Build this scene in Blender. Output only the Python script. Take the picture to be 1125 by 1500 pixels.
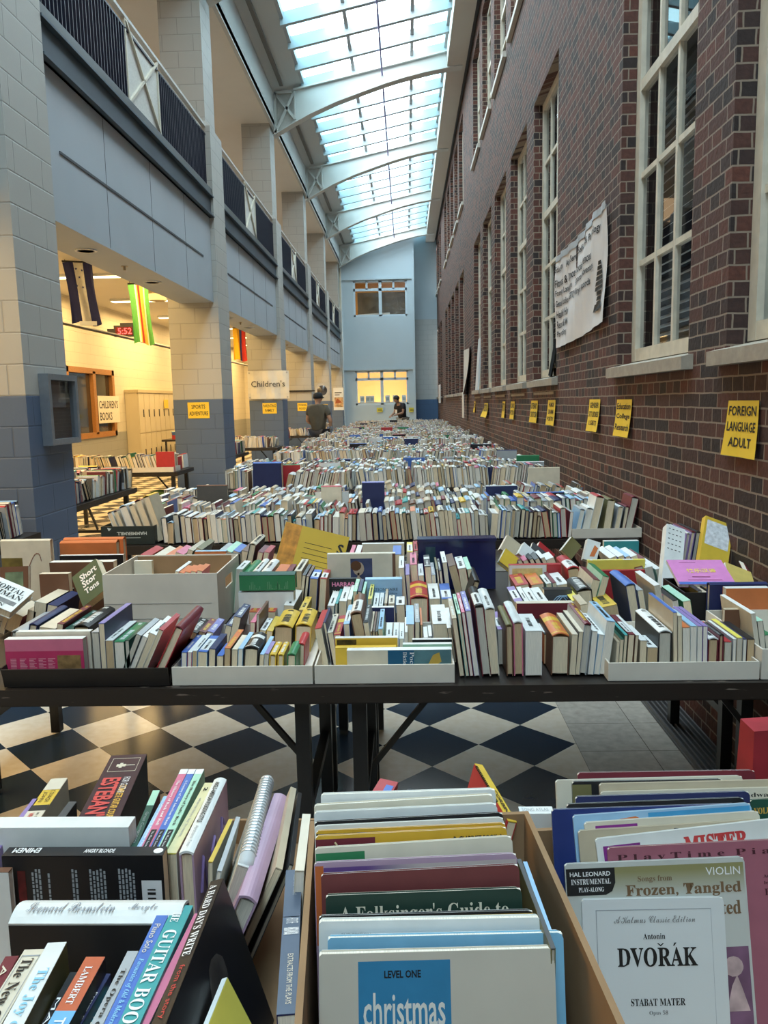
import bpy, math, random
from mathutils import Vector, Matrix
import numpy as np
R = math.radians
rnd = random.Random(7)
scene = bpy.context.scene
col = scene.collection
for o in list(bpy.data.objects):
    bpy.data.objects.remove(o)

# ------------------------------------------------------------------ camera
F_PX, PITCH, YAW, ROLL, EYE = 1172.0, 0.1358, 0.0303, 0.0210, 1.531
def cam_axes():
    cp, sp, cy, sy = math.cos(PITCH), math.sin(PITCH), math.cos(YAW), math.sin(YAW)
    f = Vector((-sy*cp, cy*cp, -sp)); r = Vector((cy, sy, 0)); d = f.cross(r)
    c, s = math.cos(ROLL), math.sin(ROLL)
    return c*r + s*d, -s*r + c*d, f
CR, CD, CF = cam_axes()
cd = bpy.data.cameras.new('camera'); cam = bpy.data.objects.new('camera', cd); col.objects.link(cam)
m = Matrix.Identity(4)
for i in range(3):
    m[i][0] = CR[i]; m[i][1] = -CD[i]; m[i][2] = -CF[i]
m[2][3] = EYE
cam.matrix_world = m
cd.sensor_fit = 'VERTICAL'; cd.sensor_height = 36; cd.sensor_width = 27
cd.lens = F_PX/1500*36; cd.clip_start = 0.05; cd.clip_end = 200
scene.camera = cam

# ------------------------------------------------------------------ light and exposure
scene.view_settings.view_transform = 'Standard'; scene.view_settings.look = 'None'
scene.view_settings.gamma = 1.0; scene.view_settings.exposure = 0.0
SKY, ROOM_W, UP_W = 11.0, 230.0, 32.0
w = bpy.data.worlds.new('overcast_sky'); scene.world = w; w.use_nodes = True
nt = w.node_tree; bg = nt.nodes['Background']
tc = nt.nodes.new('ShaderNodeTexCoord'); nz = nt.nodes.new('ShaderNodeTexNoise'); nz.inputs['Scale'].default_value = 3
cr = nt.nodes.new('ShaderNodeValToRGB')
cr.color_ramp.elements[0].color = (0.78, 0.90, 1.0, 1); cr.color_ramp.elements[1].color = (1, 1, 1, 1)
cr.color_ramp.elements[0].position = .35; cr.color_ramp.elements[1].position = .6
nt.links.new(tc.outputs['Generated'], nz.inputs['Vector']); nt.links.new(nz.outputs['Fac'], cr.inputs['Fac'])
nt.links.new(cr.outputs['Color'], bg.inputs['Color']); bg.inputs['Strength'].default_value = SKY
def area(name, loc, sx, sy, power, color, rot=(0, 0, 0), portal=False):
    l = bpy.data.lights.new(name, 'AREA'); l.shape = 'RECTANGLE'; l.size = sx; l.size_y = sy
    l.energy = power; l.color = color
    o = bpy.data.objects.new(name, l); o.location = loc; o.rotation_euler = rot; col.objects.link(o)
    if portal: l.cycles.is_portal = True
    return o
area('skylight_opening', (-.52, 12.4, 8.75), 3.0, 43, 1, (1, 1, 1), (0, R(-11), 0), True)
WARM = (1.0, .66, .26)
COLY = [-.4, 5.25, 10.95, 16.3, 21.4, 26.5, 31.8]
for k in range(6):
    y = (COLY[k]+.67+COLY[k+1])/2
    area('room_light', (-4.9, y, 3.62), 2.6, 3.6, ROOM_W, WARM)
    area('gallery_light', (-4.6, y, 6.85), 1.6, 3.0, UP_W, (1, .68, .38))
area('far_room_light', (-1.0, 34.2, 2.95), 2.2, 1.0, 24, (1, .68, .22))
area('far_room_light', (-1.0, 34.2, 6.6), 2.2, 1.0, 30, (1, .80, .48))

# ------------------------------------------------------------------ helpers
def ray(x, y):
    return CR*((x-562.5)/F_PX) + CD*((y-750)/F_PX) + CF
def at_y(x, y, Y):
    d = ray(x, y); return Vector((0, 0, EYE)) + d*(Y/d.y)
def at_x(x, y, X):
    d = ray(x, y); return Vector((0, 0, EYE)) + d*(X/d.x)
def at_z(x, y, Z):
    d = ray(x, y); return Vector((0, 0, EYE)) + d*((Z-EYE)/d.z)

MATS = {}
def mat(name, c, rough=.6, var=.06, scale=30, spec=.4, metal=0, bump=0, emit=0, stretch=None):
    if name in MATS: return MATS[name]
    m = bpy.data.materials.new(name); m.use_nodes = True; MATS[name] = m
    n = m.node_tree.nodes; L = m.node_tree.links; b = n['Principled BSDF']
    b.inputs['Roughness'].default_value = rough; b.inputs['Metallic'].default_value = metal
    b.inputs['Specular IOR Level'].default_value = spec
    t = n.new('ShaderNodeTexCoord'); q = n.new('ShaderNodeTexNoise'); q.inputs['Scale'].default_value = scale
    q.inputs['Detail'].default_value = 3
    if stretch:
        mp = n.new('ShaderNodeMapping'); mp.inputs['Scale'].default_value = stretch
        L.new(t.outputs['Object'], mp.inputs['Vector']); L.new(mp.outputs['Vector'], q.inputs['Vector'])
    else: L.new(t.outputs['Object'], q.inputs['Vector'])
    r = n.new('ShaderNodeValToRGB'); e = r.color_ramp.elements
    e[0].position = .3; e[1].position = .7
    e[0].color = (*[max(0, v*(1-var)) for v in c], 1); e[1].color = (*[min(1, v*(1+var)) for v in c], 1)
    L.new(q.outputs['Fac'], r.inputs['Fac']); L.new(r.outputs['Color'], b.inputs['Base Color'])
    if bump:
        bp = n.new('ShaderNodeBump'); bp.inputs['Strength'].default_value = bump; bp.inputs['Distance'].default_value = .01
        L.new(q.outputs['Fac'], bp.inputs['Height']); L.new(bp.outputs['Normal'], b.inputs['Normal'])
    if emit:
        b.inputs['Emission Color'].default_value = (*c, 1); b.inputs['Emission Strength'].default_value = emit
    return m
def uz(n, L):   # (x + y, z) wall coordinates in metres
    g = n.new('ShaderNodeNewGeometry'); s = n.new('ShaderNodeSeparateXYZ'); L.new(g.outputs['Position'], s.inputs[0])
    a = n.new('ShaderNodeMath'); a.operation = 'ADD'; L.new(s.outputs['X'], a.inputs[0]); L.new(s.outputs['Y'], a.inputs[1])
    c = n.new('ShaderNodeCombineXYZ'); L.new(a.outputs[0], c.inputs['X']); L.new(s.outputs['Z'], c.inputs['Y'])
    return c, s
def brick_mat():
    m = bpy.data.materials.new('brick'); m.use_nodes = True; n = m.node_tree.nodes; L = m.node_tree.links; b = n['Principled BSDF']
    c, s = uz(n, L)
    wob = n.new('ShaderNodeTexNoise'); wob.inputs['Scale'].default_value = 9; L.new(c.outputs[0], wob.inputs['Vector'])
    vm = n.new('ShaderNodeVectorMath'); vm.operation = 'MULTIPLY_ADD'; vm.inputs[1].default_value = (.012, .008, 0)
    L.new(wob.outputs['Color'], vm.inputs[0]); L.new(c.outputs[0], vm.inputs[2])
    bk = n.new('ShaderNodeTexBrick'); L.new(vm.outputs[0], bk.inputs['Vector'])
    bk.offset = .5; bk.squash = .5; bk.squash_frequency = 2
    for k, v in dict(Scale=1, Bias=-.1).items(): bk.inputs[k].default_value = v
    bk.inputs['Mortar Size'].default_value = .0042; bk.inputs['Mortar Smooth'].default_value = .2
    bk.inputs['Brick Width'].default_value = .21; bk.inputs['Row Height'].default_value = .0645
    bk.inputs['Color1'].default_value = (0, 0, 0, 1); bk.inputs['Color2'].default_value = (1, 1, 1, 1); bk.inputs['Mortar'].default_value = (.5, .5, .5, 1)
    rp = n.new('ShaderNodeValToRGB'); e = rp.color_ramp.elements
    e[0].position = 0; e[0].color = (.026, .016, .015, 1); e[1].position = 1; e[1].color = (.125, .040, .026, 1)
    for p, cc in ((.18, (.046, .022, .019, 1)), (.45, (.078, .030, .022, 1)), (.75, (.100, .034, .023, 1))):
        x = e.new(p); x.color = cc
    L.new(bk.outputs['Color'], rp.inputs['Fac'])
    nz = n.new('ShaderNodeTexNoise'); nz.inputs['Scale'].default_value = 40; nz.inputs['Detail'].default_value = 5; L.new(c.outputs[0], nz.inputs['Vector'])
    mu = n.new('ShaderNodeMix'); mu.data_type = 'RGBA'; mu.blend_type = 'OVERLAY'; mu.inputs['Factor'].default_value = .5
    L.new(rp.outputs['Color'], mu.inputs['A']); L.new(nz.outputs['Fac'], mu.inputs['B'])
    mx = n.new('ShaderNodeMix'); mx.data_type = 'RGBA'; L.new(bk.outputs['Fac'], mx.inputs['Factor'])
    L.new(mu.outputs['Result'], mx.inputs['A']); mx.inputs['B'].default_value = (.25, .195, .15, 1)
    L.new(mx.outputs['Result'], b.inputs['Base Color']); b.inputs['Roughness'].default_value = .8
    inv = n.new('ShaderNodeMath'); inv.operation = 'MULTIPLY_ADD'; inv.inputs[1].default_value = -1
    L.new(bk.outputs['Fac'], inv.inputs[0]); L.new(nz.outputs['Fac'], inv.inputs[2])
    bp = n.new('ShaderNodeBump'); bp.inputs['Strength'].default_value = .6; bp.inputs['Distance'].default_value = .006
    L.new(inv.outputs[0], bp.inputs['Height']); L.new(bp.outputs['Normal'], b.inputs['Normal'])
    return m
def block_mat(name, up, low, split=1.626, bw=.4064, rh=.2032, mort=.007):
    m = bpy.data.materials.new(name); m.use_nodes = True; n = m.node_tree.nodes; L = m.node_tree.links; b = n['Principled BSDF']
    c, s = uz(n, L)
    bk = n.new('ShaderNodeTexBrick'); L.new(c.outputs[0], bk.inputs['Vector']); bk.offset = .5
    bk.inputs['Scale'].default_value = 1; bk.inputs['Mortar Size'].default_value = mort; bk.inputs['Mortar Smooth'].default_value = .6
    bk.inputs['Brick Width'].default_value = bw; bk.inputs['Row Height'].default_value = rh
    gt = n.new('ShaderNodeMath'); gt.operation = 'GREATER_THAN'; gt.inputs[1].default_value = split; L.new(s.outputs['Z'], gt.inputs[0])
    mx = n.new('ShaderNodeMix'); mx.data_type = 'RGBA'; L.new(gt.outputs[0], mx.inputs['Factor'])
    mx.inputs['A'].default_value = (*low, 1); mx.inputs['B'].default_value = (*up, 1)
    nz = n.new('ShaderNodeTexNoise'); nz.inputs['Scale'].default_value = 60; L.new(c.outputs[0], nz.inputs['Vector'])
    d = n.new('ShaderNodeMix'); d.data_type = 'RGBA'; d.blend_type = 'MULTIPLY'
    mm = n.new('ShaderNodeMath'); mm.operation = 'MULTIPLY'; mm.inputs[1].default_value = .28; L.new(bk.outputs['Fac'], mm.inputs[0])
    L.new(mm.outputs[0], d.inputs['Factor']); L.new(mx.outputs['Result'], d.inputs['A']); d.inputs['B'].default_value = (.25, .25, .25, 1)
    L.new(d.outputs['Result'], b.inputs['Base Color']); b.inputs['Roughness'].default_value = .55
    inv = n.new('ShaderNodeMath'); inv.operation = 'MULTIPLY_ADD'; inv.inputs[1].default_value = -1
    q = n.new('ShaderNodeMath'); q.operation = 'MULTIPLY'; q.inputs[1].default_value = .12; L.new(nz.outputs['Fac'], q.inputs[0])
    L.new(bk.outputs['Fac'], inv.inputs[0]); L.new(q.outputs[0], inv.inputs[2])
    bp = n.new('ShaderNodeBump'); bp.inputs['Strength'].default_value = .5; bp.inputs['Distance'].default_value = .006
    L.new(inv.outputs[0], bp.inputs['Height']); L.new(bp.outputs['Normal'], b.inputs['Normal'])
    return m
def floor_mat():
    m = bpy.data.materials.new('floor_tiles'); m.use_nodes = True; n = m.node_tree.nodes; L = m.node_tree.links; b = n['Principled BSDF']
    g = n.new('ShaderNodeNewGeometry')
    mp = n.new('ShaderNodeMapping'); mp.vector_type = 'TEXTURE'
    mp.inputs['Location'].default_value = (.0841, 3.215, -.1524); mp.inputs['Rotation'].default_value = (0, 0, R(45))
    mp.inputs['Scale'].default_value = (.3048, .3048, .3048)
    L.new(g.outputs['Position'], mp.inputs['Vector'])
    ck = n.new('ShaderNodeTexChecker'); ck.inputs['Scale'].default_value = 1; L.new(mp.outputs['Vector'], ck.inputs['Vector'])
    ck.inputs['Color1'].default_value = (.74, .67, .56, 1); ck.inputs['Color2'].default_value = (.018, .033, .056, 1)
    s = n.new('ShaderNodeSeparateXYZ'); L.new(g.outputs['Position'], s.inputs[0])
    gt = n.new('ShaderNodeMath'); gt.operation = 'GREATER_THAN'; gt.inputs[1].default_value = .735; L.new(s.outputs['X'], gt.inputs[0])
    br = n.new('ShaderNodeTexBrick'); br.offset = 0; br.inputs['Scale'].default_value = 1
    br.inputs['Brick Width'].default_value = .3048; br.inputs['Row Height'].default_value = .3048; br.inputs['Mortar Size'].default_value = .0018
    mp2 = n.new('ShaderNodeMapping'); mp2.inputs['Location'].default_value = (-.735, 0, 0); L.new(g.outputs['Position'], mp2.inputs['Vector']); L.new(mp2.outputs['Vector'], br.inputs['Vector'])
    br.inputs['Color1'].default_value = (.50, .47, .42, 1); br.inputs['Color2'].default_value = (.54, .51, .45, 1); br.inputs['Mortar'].default_value = (.15, .14, .12, 1)
    mx = n.new('ShaderNodeMix'); mx.data_type = 'RGBA'; L.new(gt.outputs[0], mx.inputs['Factor']); L.new(ck.outputs['Color'], mx.inputs['A']); L.new(br.outputs['Color'], mx.inputs['B'])
    nz = n.new('ShaderNodeTexNoise'); nz.inputs['Scale'].default_value = 25; nz.inputs['Detail'].default_value = 6; L.new(g.outputs['Position'], nz.inputs['Vector'])
    ov = n.new('ShaderNodeMix'); ov.data_type = 'RGBA'; ov.blend_type = 'OVERLAY'; ov.inputs['Factor'].default_value = .35
    L.new(mx.outputs['Result'], ov.inputs['A']); L.new(nz.outputs['Fac'], ov.inputs['B']); L.new(ov.outputs['Result'], b.inputs['Base Color'])
    b.inputs['Roughness'].default_value = .22
    return m
def glass_mat(name, tint, gloss=.10, rough=.02):
    m = bpy.data.materials.new(name); m.use_nodes = True; n = m.node_tree.nodes; L = m.node_tree.links
    n.remove(n['Principled BSDF']); o = n['Material Output']
    t = n.new('ShaderNodeBsdfTransparent'); t.inputs['Color'].default_value = (*tint, 1)
    g = n.new('ShaderNodeBsdfGlossy'); g.inputs['Roughness'].default_value = rough
    x = n.new('ShaderNodeMixShader'); x.inputs[0].default_value = gloss
    L.new(t.outputs[0], x.inputs[1]); L.new(g.outputs[0], x.inputs[2]); L.new(x.outputs[0], o.inputs['Surface'])
    return m

class MB:
    def __init__(s): s.v = []; s.f = []; s.m = []
    def quad(s, a, b, c, d, mi=0):
        i = len(s.v); s.v += [tuple(a), tuple(b), tuple(c), tuple(d)]; s.f.append((i, i+1, i+2, i+3)); s.m.append(mi)
    def poly(s, pts, mi=0):
        i = len(s.v); s.v += [tuple(p) for p in pts]; s.f.append(tuple(range(i, i+len(pts)))); s.m.append(mi)
    def hexa(s, P, mi=0):      # 8 points: bottom ring 0-3, top ring 4-7
        i = len(s.v); s.v += [tuple(p) for p in P]
        for q in ((3, 2, 1, 0), (4, 5, 6, 7), (0, 1, 5, 4), (1, 2, 6, 5), (2, 3, 7, 6), (3, 0, 4, 7)):
            s.f.append(tuple(i+k for k in q)); s.m.append(mi)
    def box(s, x0, x1, y0, y1, z0, z1, mi=0):
        s.hexa([(x0, y0, z0), (x1, y0, z0), (x1, y1, z0), (x0, y1, z0), (x0, y0, z1), (x1, y0, z1), (x1, y1, z1), (x0, y1, z1)], mi)
    def bar(s, p, q, wx, wy, mi=0):
        p, q = Vector(p), Vector(q); d = (q-p).normalized(); u = d.cross(Vector((0, 0, 1)))
        if u.length < 1e-3: u = Vector((1, 0, 0))
        u.normalize(); v = d.cross(u)
        a, b = u*wx/2, v*wy/2
        s.hexa([p-a-b, p+a-b, p+a+b, p-a+b, q-a-b, q+a-b, q+a+b, q-a+b], mi)
    def prism(s, prof, ax, c0, c1, mi=0):   # closed 2-D profile extruded along axis ax
        def P(p, c): return (c, p[0], p[1]) if ax == 'x' else (p[0], c, p[1]) if ax == 'y' else (p[0], p[1], c)
        n = len(prof); i = len(s.v)
        s.v += [P(p, c0) for p in prof] + [P(p, c1) for p in prof]
        for k in range(n):
            s.f.append((i+k, i+(k+1) % n, i+n+(k+1) % n, i+n+k)); s.m.append(mi)
        s.f.append(tuple(i+k for k in reversed(range(n)))); s.m.append(mi)
        s.f.append(tuple(i+n+k for k in range(n))); s.m.append(mi)
    def tube(s, pts, r, seg=8, mi=0):
        rings = []
        for k, p in enumerate(pts):
            p = Vector(p); d = Vector(pts[min(k+1, len(pts)-1)]) - Vector(pts[max(k-1, 0)]); d.normalize()
            u = d.cross(Vector((0, 0, 1)));
            if u.length < 1e-3: u = d.cross(Vector((1, 0, 0)))
            u.normalize(); v = d.cross(u); i = len(s.v); rings.append(i)
            for j in range(seg):
                a = 2*math.pi*j/seg; s.v.append(tuple(p+(u*math.cos(a)+v*math.sin(a))*r))
        for a, b in zip(rings, rings[1:]):
            for j in range(seg):
                s.f.append((a+j, a+(j+1) % seg, b+(j+1) % seg, b+j)); s.m.append(mi)
        s.f.append(tuple(rings[0]+j for j in reversed(range(seg)))); s.m.append(mi)
        s.f.append(tuple(rings[-1]+j for j in range(seg))); s.m.append(mi)
    def lathe(s, prof, cx, cy, seg=20, mi=0):
        rings = []
        for r, z in prof:
            i = len(s.v); rings.append(i)
            for j in range(seg):
                a = 2*math.pi*j/seg; s.v.append((cx+r*math.cos(a), cy+r*math.sin(a), z))
        for a, b in zip(rings, rings[1:]):
            for j in range(seg):
                s.f.append((a+j, a+(j+1) % seg, b+(j+1) % seg, b+j)); s.m.append(mi)
        s.f.append(tuple(rings[0]+j for j in reversed(range(seg)))); s.m.append(mi)
        s.f.append(tuple(rings[-1]+j for j in range(seg))); s.m.append(mi)
    def build(s, name, mats, parent=None, smooth=False):
        me = bpy.data.meshes.new(name); me.from_pydata(s.v, [], s.f)
        for x in (mats if isinstance(mats, (list, tuple)) else [mats]): me.materials.append(x)
        me.polygons.foreach_set('material_index', s.m)
        if smooth: me.polygons.foreach_set('use_smooth', [True]*len(s.f))
        me.update()
        o = bpy.data.objects.new(name, me); col.objects.link(o)
        if parent: o.parent = parent
        return o
def bx(*a):
    b = MB(); b.box(*a); return b
def tag(o, label, cat, group=None, kind=None):
    o['label'] = label; o['category'] = cat
    if group: o['group'] = group
    if kind: o['kind'] = kind
    return o
def thing(name, label, cat, loc=(0, 0, 0), rot=(0, 0, 0), group=None):
    o = bpy.data.objects.new(name, None); col.objects.link(o); o.location = loc; o.rotation_euler = rot
    o.empty_display_size = .05
    return tag(o, label, cat, group)
def struct(b, name, mats, parent=None, smooth=False):
    o = b.build(name, mats, parent, smooth)
    if not parent: o['kind'] = 'structure'
    return o
def copy_tree(o, parent=None):
    c = o.copy(); col.objects.link(c)
    if parent: c.parent = parent
    for ch in list(o.children): copy_tree(ch, c)
    return c

# ------------------------------------------------------------------ lettering
TXT = {}
def style_text(s, style):
    if style == 'sans': return s
    out = ''
    base = {'serif': (0x1D400, 0x1D41A, 0x1D7CE), 'script': (0x1D4D0, 0x1D4EA, None), 'italic': (0x1D468, 0x1D482, None)}[style]
    for ch in s:
        if 'A' <= ch <= 'Z': out += chr(base[0]+ord(ch)-65)
        elif 'a' <= ch <= 'z': out += chr(base[1]+ord(ch)-97)
        elif '0' <= ch <= '9' and base[2]: out += chr(base[2]+ord(ch)-48)
        else: out += ch
    return out
def text_mesh(s, style='sans', bold=0):
    k = (s, style, bold)
    if k in TXT: return TXT[k]
    c = bpy.data.curves.new('t', 'FONT'); c.body = style_text(s, style); c.size = 1; c.offset = bold; c.resolution_u = 2
    o = bpy.data.objects.new('t', c); me = bpy.data.meshes.new_from_object(o)
    vs = [v.co.copy() for v in me.vertices]; fs = [tuple(p.vertices) for p in me.polygons]
    bpy.data.meshes.remove(me); bpy.data.objects.remove(o); bpy.data.curves.remove(c)
    if not vs: vs = [Vector((0, 0, 0))]; fs = []
    x0 = min(v.x for v in vs); x1 = max(v.x for v in vs); y0 = min(v.y for v in vs); y1 = max(v.y for v in vs)
    TXT[k] = (vs, fs, x0, x1, y0, y1); return TXT[k]
def put_text(b, s, O, X, Y, w=None, h=None, mi=0, style='sans', bold=0, lift=.0006):
    """lettering with its lower-left corner at O, running along X, upright along Y (in the space of the mesh under construction)"""
    vs, fs, x0, x1, y0, y1 = text_mesh(s, style, bold)
    X = Vector(X).normalized(); Y = Vector(Y).normalized(); N = X.cross(Y)
    sx = w/(x1-x0) if w else None; sy = h/(y1-y0) if h else None
    if sx is None: sx = sy
    if sy is None: sy = sx
    i = len(b.v); O = Vector(O)
    for v in vs: b.v.append(tuple(O + X*((v.x-x0)*sx) + Y*((v.y-y0)*sy) + N*lift))
    for f in fs: b.f.append(tuple(i+k for k in f)); b.m.append(mi)

# ------------------------------------------------------------------ palette
PAL = dict(W=(.72, .73, .71), C=(.66, .60, .48), K=(.012, .012, .014), N=(.020, .028, .10), B=(.07, .16, .50), L=(.32, .52, .72), R=(.42, .030, .035),
           M=(.15, .018, .030), G=(.03, .20, .08), D=(.012, .07, .045), T=(.05, .32, .32), Y=(.68, .45, .05), O=(.60, .17, .05), P=(.62, .16, .26),
           V=(.28, .20, .45), U=(.15, .070, .040), S=(.38, .40, .42), E=(.075, .078, .082), A=(.50, .42, .30), J=(.17, .17, .45), I=(.42, .28, .38), H=(.78, .68, .12), Q=(.40, .66, .50), X=(.17, .15, .06))
CNAME = dict(W='white', C='cream', K='black', N='navy', B='blue', L='pale blue', R='red', M='maroon', G='green', D='dark green', T='teal', Y='yellow', O='orange', P='pink',
             V='purple', U='brown', S='grey', E='charcoal', A='tan', J='indigo', I='mauve', H='lemon yellow', Q='mint', X='olive')
def cm(k): return mat('cover_'+CNAME[k].replace(' ', '_'), PAL[k], .42, .07, 18, .45)
PAGE = {'c': mat('paper_cream', (.74, .62, .44), .85, .16, 90, .2, stretch=(14, .3, .3)), 'w': mat('paper_white', (.78, .73, .64), .85, .14, 90, .2, stretch=(14, .3, .3)),
        't': mat('paper_tan', (.54, .40, .24), .85, .18, 90, .2, stretch=(14, .3, .3)), 'g': mat('paper_grey', (.56, .52, .44), .85, .16, 90, .2, stretch=(14, .3, .3))}
M_CARD = mat('cardboard_brown', (.30, .185, .10), .85, .08, 14, .2)
M_WCARD = mat('cardboard_white', (.66, .61, .53), .7, .05, 10, .3)
M_BCARD = mat('cardboard_black', (.016, .013, .012), .55, .2, 10, .4)
M_INK = mat('ink_black', (.012, .012, .012), .6)
M_WINK = mat('ink_white', (.80, .80, .80), .6)
M_TABLE = mat('table_dark_laminate', (.022, .017, .015), .38, .35, 6, .5)
M_TEDGE = mat('table_edge_worn', (.030, .020, .015), .4, .5, 12, .5, stretch=(1, 4, 8))
for e_, p_, c_ in zip([n for n in M_TEDGE.node_tree.nodes if n.type == 'VALTORGB'][0].color_ramp.elements, (.66, .72), ((.020, .014, .011, 1), (.22, .17, .14, 1))): e_.position = p_; e_.color = c_
M_STEEL = mat('black_steel', (.012, .012, .013), .35, .1, 20, .5)
M_WHITE = mat('white_paint', (.62, .64, .65), .5, .03, 3)
M_TRIMW = mat('window_paint_cream', (.60, .55, .45), .5, .10, 12, bump=.1)
M_STONE = mat('sill_stone', (.36, .31, .25), .8, .12, 20, bump=.2)
M_YEL = mat('sign_yellow', (.83, .55, .04), .6, .05, 6)
M_NAVY = mat('railing_navy', (.006, .009, .026), .4, .1, 10)
M_SLATE = mat('beam_slate', (.045, .065, .085), .5, .1, 4)
M_GLASS = glass_mat('window_glass', (.75, .78, .80), .16)
# PART2
# ------------------------------------------------------------------ the setting
WX = 1.33; YB = -9.0; YE = 33.8; LX = -2.5
BRICK = brick_mat()
BLOCK = block_mat('column_block', (.41, .40, .37), (.085, .125, .205))
M_SOFF = mat('soffit_paint', (.66, .62, .55), .7, .02, 2)
M_BLUEW = mat('blue_white_wall', (.44, .53, .58), .6, .02, 1.5)
M_FASC = mat('fascia_paint', (.39, .43, .47), .6, .03, 1.5)
M_ROOM = block_mat('room_wall_block', (.66, .60, .48), (.36, .36, .34), 1.0, mort=.004)
M_DARK = mat('interior_shade', (.02, .018, .016), .9)
def wall_grid(b, axis, pos, u0, u1, z0, z1, opens, depth, mi=0):
    """a wall plane with openings and their reveals; axis 'x': plane X = pos, u runs along Y; axis 'y': plane Y = pos, u runs along X"""
    us = sorted({u0, u1, *[v for o in opens for v in o[:2]]}); zs = sorted({z0, z1, *[v for o in opens for v in o[2:]]})
    P = (lambda u, z, d=0: (pos+d, u, z)) if axis == 'x' else (lambda u, z, d=0: (u, pos+d, z))
    for a, c in zip(us, us[1:]):
        for e, g in zip(zs, zs[1:]):
            if any(o[0] <= (a+c)/2 <= o[1] and o[2] <= (e+g)/2 <= o[3] for o in opens): continue
            b.quad(P(a, e), P(c, e), P(c, g), P(a, g), mi)
    for o in opens:
        for p, q in (((o[0], o[2]), (o[1], o[2])), ((o[1], o[2]), (o[1], o[3])), ((o[1], o[3]), (o[0], o[3])), ((o[0], o[3]), (o[0], o[2]))):
            b.quad(P(*p), P(*q), P(*q, depth), P(*p, depth), mi)
b = MB(); b.quad((-7, YB, 0), (WX+.4, YB, 0), (WX+.4, YE, 0), (-7, YE, 0)); struct(b, 'floor', floor_mat())
WINY = [(2.08, 3.42), (3.87, 5.14)] + [(7.21+1.80*k, 8.53+1.80*k) for k in range(5)] + [(18.4+1.80*k, 19.72+1.80*k) for k in range(5)] + [(29.5+1.8*k, 30.82+1.8*k) for k in range(4)]
opens = [(a, c, 1.72, 4.45) for a, c in WINY] + [(a, c, 5.87, 7.72) for a, c in WINY]
b = MB(); wall_grid(b, 'x', WX, YB, YE, 0, 9.2, opens, .17); struct(b, 'wall_right', BRICK)
b = MB(); b.box(WX+.55, WX+.60, YB, YE, 0, 9); struct(b, 'wall_behind_windows', M_DARK)  # dark sheet standing in for the shade of the rooms behind the glass
def sash(b, X, y0, y1, z0, z1, cols, rows, fw, mw, mid=None):
    t = .05
    b.box(X, X+t, y0, y0+fw, z0, z1); b.box(X, X+t, y1-fw, y1, z0, z1)
    b.box(X+.002, X+t, y0+fw, y1-fw, z0, z0+fw); b.box(X+.002, X+t, y0+fw, y1-fw, z1-fw, z1)
    for k in range(1, cols):
        y = y0+fw+(y1-y0-2*fw)*k/cols; b.box(X+.012, X+t-.005, y-mw/2, y+mw/2, z0+fw, z1-fw)
    for k in range(1, rows):
        z = z0+fw+(z1-z0-2*fw)*k/rows; h = mw*(1.0 if k != mid else 1.9)
        b.box(X+(.015 if k != mid else .004), X+t-.002, y0+fw, y1-fw, z-h/2, z+h/2)
n = 0
for lvl, (z0, z1, rows, mid) in enumerate(((1.72, 4.45, 5, 3), (5.87, 7.72, 4, 2))):
    for k, (a, c) in enumerate(WINY):
        n += 1
        b = MB(); sash(b, WX+.085, a+.15, c-.004, z0+.03, z1-.003, 3 if lvl == 0 else 2, rows, .075, .032, mid)
        f = struct(b, 'window_%d' % n, M_TRIMW)
        g = MB(); g.quad((WX+.115, a+.18, z0+.05), (WX+.115, c-.05, z0+.05), (WX+.115, c-.05, z1-.05), (WX+.115, a+.18, z1-.05)); g.build('window_glass', M_GLASS, f)
        if lvl == 0 and k < 8:
            s = MB(); zt = 3.25 if k < 2 else 2.9; z = z0+.06
            while z < zt:
                s.hexa([(WX+.20, a+.06, z), (WX+.245, a+.06, z+.03), (WX+.245, c-.06, z+.03), (WX+.20, c-.06, z), (WX+.20, a+.06, z+.003), (WX+.245, a+.06, z+.033), (WX+.245, c-.06, z+.033), (WX+.20, c-.06, z+.003)]); z += .052
            s.build('window_blind', mat('blind_slats', (.42, .41, .39), .5), f)
        if lvl == 0:
            q = MB(); q.prism([(WX-.055, 1.655), (WX+.12, 1.655), (WX+.12, 1.752), (WX-.055, 1.715)], 'y', a-.07, c+.07)
            q.build('window_sill', M_STONE, f)
        else:
            q = MB(); q.prism([(WX-.05, 5.80), (WX+.12, 5.80), (WX+.12, 5.89), (WX-.05, 5.865)], 'y', a-.05, c+.05)
            q.build('window_sill', mat('ledge_metal', (.50, .46, .40), .5), f)
b = MB()
for k in range(7): b.box(1.17+.023*k, 1.178+.023*k, YB, YE, 0.002, .03)
b.box(1.165, WX-.001, YB, YE, .001, .012); struct(b, 'trim_1', mat('grating_metal', (.16, .16, .165), .4, metal=.4))
for k in range(2, 8):
    a, c = WINY[k]; q = MB(); q.box(WX-.008, WX+.02, a+.1, c-.1, 1.575, 1.60); struct(q, 'trim_%d' % k, M_STONE)

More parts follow.
